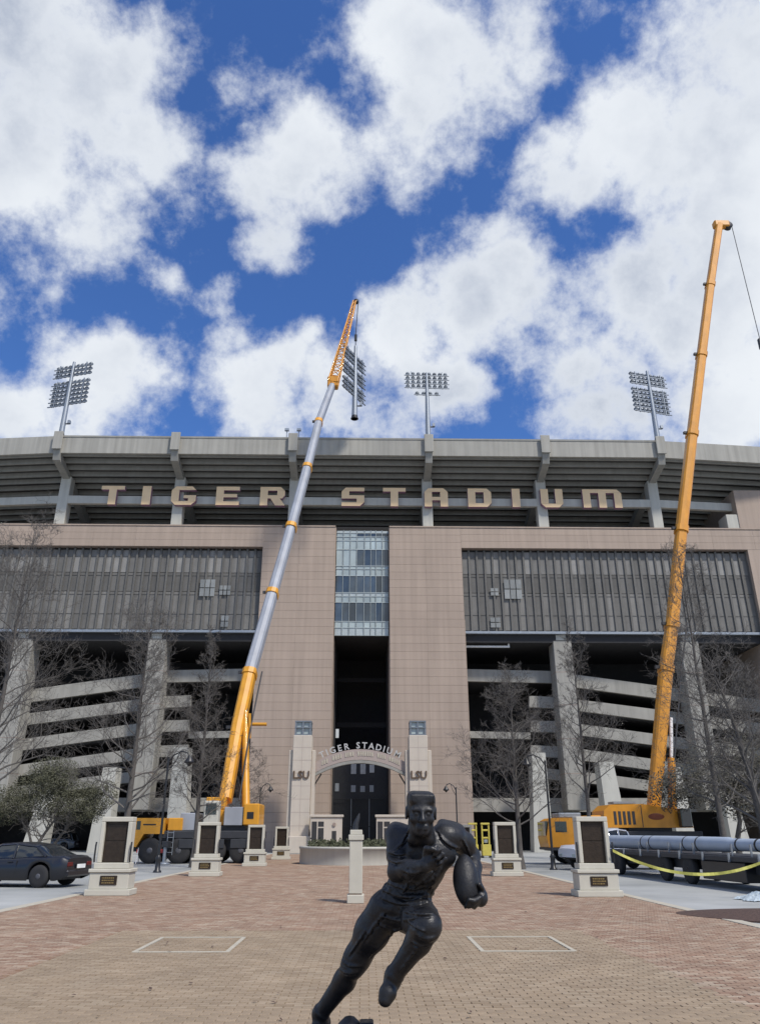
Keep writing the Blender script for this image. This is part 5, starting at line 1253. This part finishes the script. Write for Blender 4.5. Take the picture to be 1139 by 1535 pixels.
sdf.cone(hp(-.022, .078, -.062), hp(.022, .078, -.062), .008, .008, .008); sdf.cone(hp(-.02, .078, -.075), hp(.02, .078, -.075), .009, .009, .008); sdf.cone(hp(-.026, .092, -.0685), hp(.026, .092, -.0685), .005, .005, .004, 'sub')
# cloth: seams and folds pressed into the surface where they show
def surf(px, py):
    for D in np.arange(3.95, 5.1, .004):
        p_ = S(px, py, D); i_ = np.round((p_-sdf.lo)/sdf.h).astype(int)
        if (i_ < 0).any() or (i_ >= sdf.n).any(): continue
        if sdf.d[tuple(i_)] < 0.002: return p_
    return None
def crease(pts, r=.008, groove=True, dy=3.2):
    if groove:
        P_ = [surf(x, y+dy) for x, y in pts]; P_ = [p_ for p_ in P_ if p_ is not None]
    Q_ = [surf(x, y) for x, y in pts]; Q_ = [p_ for p_ in Q_ if p_ is not None]
    n_ = len(Q_)
    for i in range(n_-1):
        if np.linalg.norm(Q_[i+1]-Q_[i]) < .12: sdf.cone(Q_[i], Q_[i+1], r*(.45+.55*math.sin(math.pi*i/(n_-1))), r*(.45+.55*math.sin(math.pi*(i+1)/(n_-1))), .010)
    if groove:
        for i in range(len(P_)-1):
            if np.linalg.norm(P_[i+1]-P_[i]) < .12: sdf.cone(P_[i], P_[i+1], .0045, .0045, .008, 'sub')
def curve(*pts, n=9):
    pts = [np.array(p_, float) for p_ in pts]; out = []
    for t in np.linspace(0, 1, n):
        q_ = list(pts)
        while len(q_) > 1: q_ = [q_[i]*(1-t)+q_[i+1]*t for i in range(len(q_)-1)]
        out.append(tuple(q_[0]))
    return out
for c_, r_ in (((( 578,1322),(612,1340),(648,1326)),.010), (((574,1334),(606,1352),(650,1340)),.011), (((570,1345),(600,1362),(640,1350)),.008), (((605,1312),(622,1332),(648,1318)),.008), (((612,1300),(618,1325),(604,1338)),.007), (((668,1292),(652,1312),(646,1336)),.008), (((655,1300),(640,1318),(622,1330)),.007),
               (((572,1372),(598,1386),(628,1374)),.009), (((566,1384),(588,1398),(604,1392)),.008), (((604,1366),(628,1374),(648,1370)),.008), (((612,1382),(624,1392),(636,1396)),.007), (((578,1368),(560,1388),(546,1412)),.008), (((592,1396),(572,1416),(556,1432)),.007), (((548,1396),(536,1416),(524,1432)),.006), (((512,1440),(524,1452),(540,1448)),.008), (((508,1452),(520,1462),(534,1458)),.007),
               (((626,1402),(640,1412),(656,1402)),.007), (((618,1412),(632,1422),(648,1414)),.007), (((628,1420),(612,1440),(600,1456)),.006), (((582,1276),(592,1284),(606,1280)),.007), (((582,1288),(594,1297),(606,1290)),.007), (((612,1244),(608,1262),(592,1274)),.007), (((656,1246),(662,1266),(688,1272)),.008), (((692,1258),(700,1270),(704,1286)),.006), (((606,1306),(618,1312),(632,1306)),.006)):
    crease(curve(*c_), r_)
# soft cloth unevenness
gX = sdf.lo[0]+sdf.h*np.arange(sdf.n[0]); gY = sdf.lo[1]+sdf.h*np.arange(sdf.n[1]); gZ = sdf.lo[2]+sdf.h*np.arange(sdf.n[2])
XX, YY, ZZ = np.meshgrid(gX, gY, gZ, indexing='ij', sparse=True)
ph1 = XX*38+ZZ*52+YY*14+1.3*np.sin(XX*17-ZZ*9+YY*11)+.8*np.sin(ZZ*31+YY*23); ph2 = XX*-44+ZZ*47+YY*21+1.4*np.sin(XX*12+ZZ*14)
amp = .5+.5*np.sin(XX*9.7+ZZ*7.3+YY*12.1); fold = np.clip(1-np.abs(np.sin(ph1))*2.2, 0, 1)*amp+np.clip(1-np.abs(np.sin(ph2))*2.4, 0, 1)*(1-amp)
msk = np.clip((nb[2]-.03-ZZ)/.06, 0, 1)*np.clip((ZZ-ra[2]-.22)/.1, 0, 1)
zone = .25+.75*np.exp(-((ZZ-belt[2])/.07)**2)+.35*np.exp(-((ZZ-rk[2]-.03)/.05)**2)
sdf.d -= (fold*msk*.0042*np.clip(zone, 0, 1)).astype(np.float32)
V, Q = sdf.mesh()
zsole = float(V[:, 2].min())
statue = empty('bronze_statue', (float(ra[0]), float(ra[1]), zsole), 'dark bronze statue of a running ball carrier with flat-top hair', 'statue')
me = bpy.data.meshes.new('body'); me.from_pydata([tuple(v) for v in (V-np.array(statue.location))], [], Q.tolist()); me.materials.append(MATS['bronze'])
me.polygons.foreach_set('use_smooth', [True]*len(me.polygons)); me.update()
body = bpy.data.objects.new('body', me); COL.objects.link(body); body.parent = statue
sm = body.modifiers.new('smooth', 'SMOOTH'); sm.factor = .5; sm.iterations = 2
q = MB(); prof = [(BR*math.sqrt(max(0, 1-(i/10)**2))**1.25+.0005, BLn*i/10) for i in range(-10, 11)]; q.lathe(prof, n=24)
Mx = Matrix(((ux[0], uy[0], bt[0]), (ux[1], uy[1], bt[1]), (ux[2], uy[2], bt[2])))
q.v = [tuple(Mx @ Vector(v)+Vector(bc)) for v in q.v]; ball = q.build('football', 'bronze', statue)
# cast base and granite pedestal under it
bx, by = -.06, 4.68
q = MB(); q.lathe([(.46,-.06),(.48,-.04),(.48,-.02),(.45,.0)], (bx-.12, by-.02, zsole), n=40); q.v = [(v[0], v[1], v[2]) for v in q.v]; q.build('cast_base', 'bronze', statue)
kn = S(524, 1536, 4.66); q = MB(); q.lathe([(.07,zsole-float(kn[2])-.005),(.075,-.03),(.055,0.01),(.025,.035),(.004,.04)], Vector(kn), n=14); q.build('cast_clod', 'bronze', statue)
kb = S(548, 1537, 4.60); q = MB(); q.cbox(kb[0]-.03, kb[0]+.04, kb[1]-.05, kb[1]+.05, zsole-.005, float(kb[2])+.02, c=.006); q.build('cast_clod', 'bronze', statue)
ped = empty('statue_pedestal', (bx-.12, by, .022), 'dark polished granite pedestal under the bronze ball carrier', 'pedestal')
part('die', 'granite', ped, bx-.12-.54, bx-.12+.54, by-.56, by+.50, .2, zsole-.061, c=.02); part('footing', 'granite', ped, bx-.12-.66, bx-.12+.66, by-.68, by+.62, .022, .199, c=.02)

# ------------------------------------------------------------------ small things last
def hose(parent, pts, off, r=.05):
    q = MB(); q.path([p_+off for p_ in pts], r, n=5); q.build('hose', 'chassis', parent)
hose(c1, [bp[0][0], bp[1][0], bp[2][0]], Vector((.95, -.35, 0)), .06); hose(c2, [b_[0] for b_ in bp2[:3]], Vector((.95, -.3, 0)), .06)
for bpl, par in ((bp, c1), (bp2, c2)):
    for i in range(1, len(bpl)-1):
        e_ = bpl[i][0]; r_ = bpl[i][1]; q = MB(); q.box(e_.x-r_*1.9, e_.x-r_*1.1, e_.y-.12, e_.y+.12, e_.z-.1, e_.z+.1); q.build('collar_lug', 'chassis', par)
def ladder(parent, x, y, z0, z1):
    q = MB()
    for dx in (-.18, .18): q.tube((x+dx, y, z0), (x+dx, y, z1), .025, n=5)
    z = z0+.15
    while z < z1: q.tube((x-.18, y, z), (x+.18, y, z), .02, n=5); z += .28
    q.build('ladder', 'galv', parent)
ladder(c1, lx(258), CY1-.1, .5, 1.9); ladder(c2, rx_(898), CY2-.1, .5, 2.0)
q = MB(); rr = random.Random(31)
for i in range(150):
    x = rr.uniform(-8, 7.5); y = 8.7+rr.random()**1.6*22; a_ = rr.uniform(0, 6.28); s_ = rr.uniform(.018, .045); z = .03
    u = Vector((math.cos(a_), math.sin(a_), rr.uniform(-.2,.3)))*s_; v = Vector((-math.sin(a_), math.cos(a_), rr.uniform(-.3,.3)))*s_*.5; c = Vector((x, y, z+.012))
    q.add([c-u, c-u*.2+v, c+u, c-u*.2-v], [(0,1,2,3)])
o = q.build('fallen_leaves', 'mulch', None, fix=False); tag(o, 'small dry brown leaves scattered over the brick plaza', 'leaves', kind='stuff')
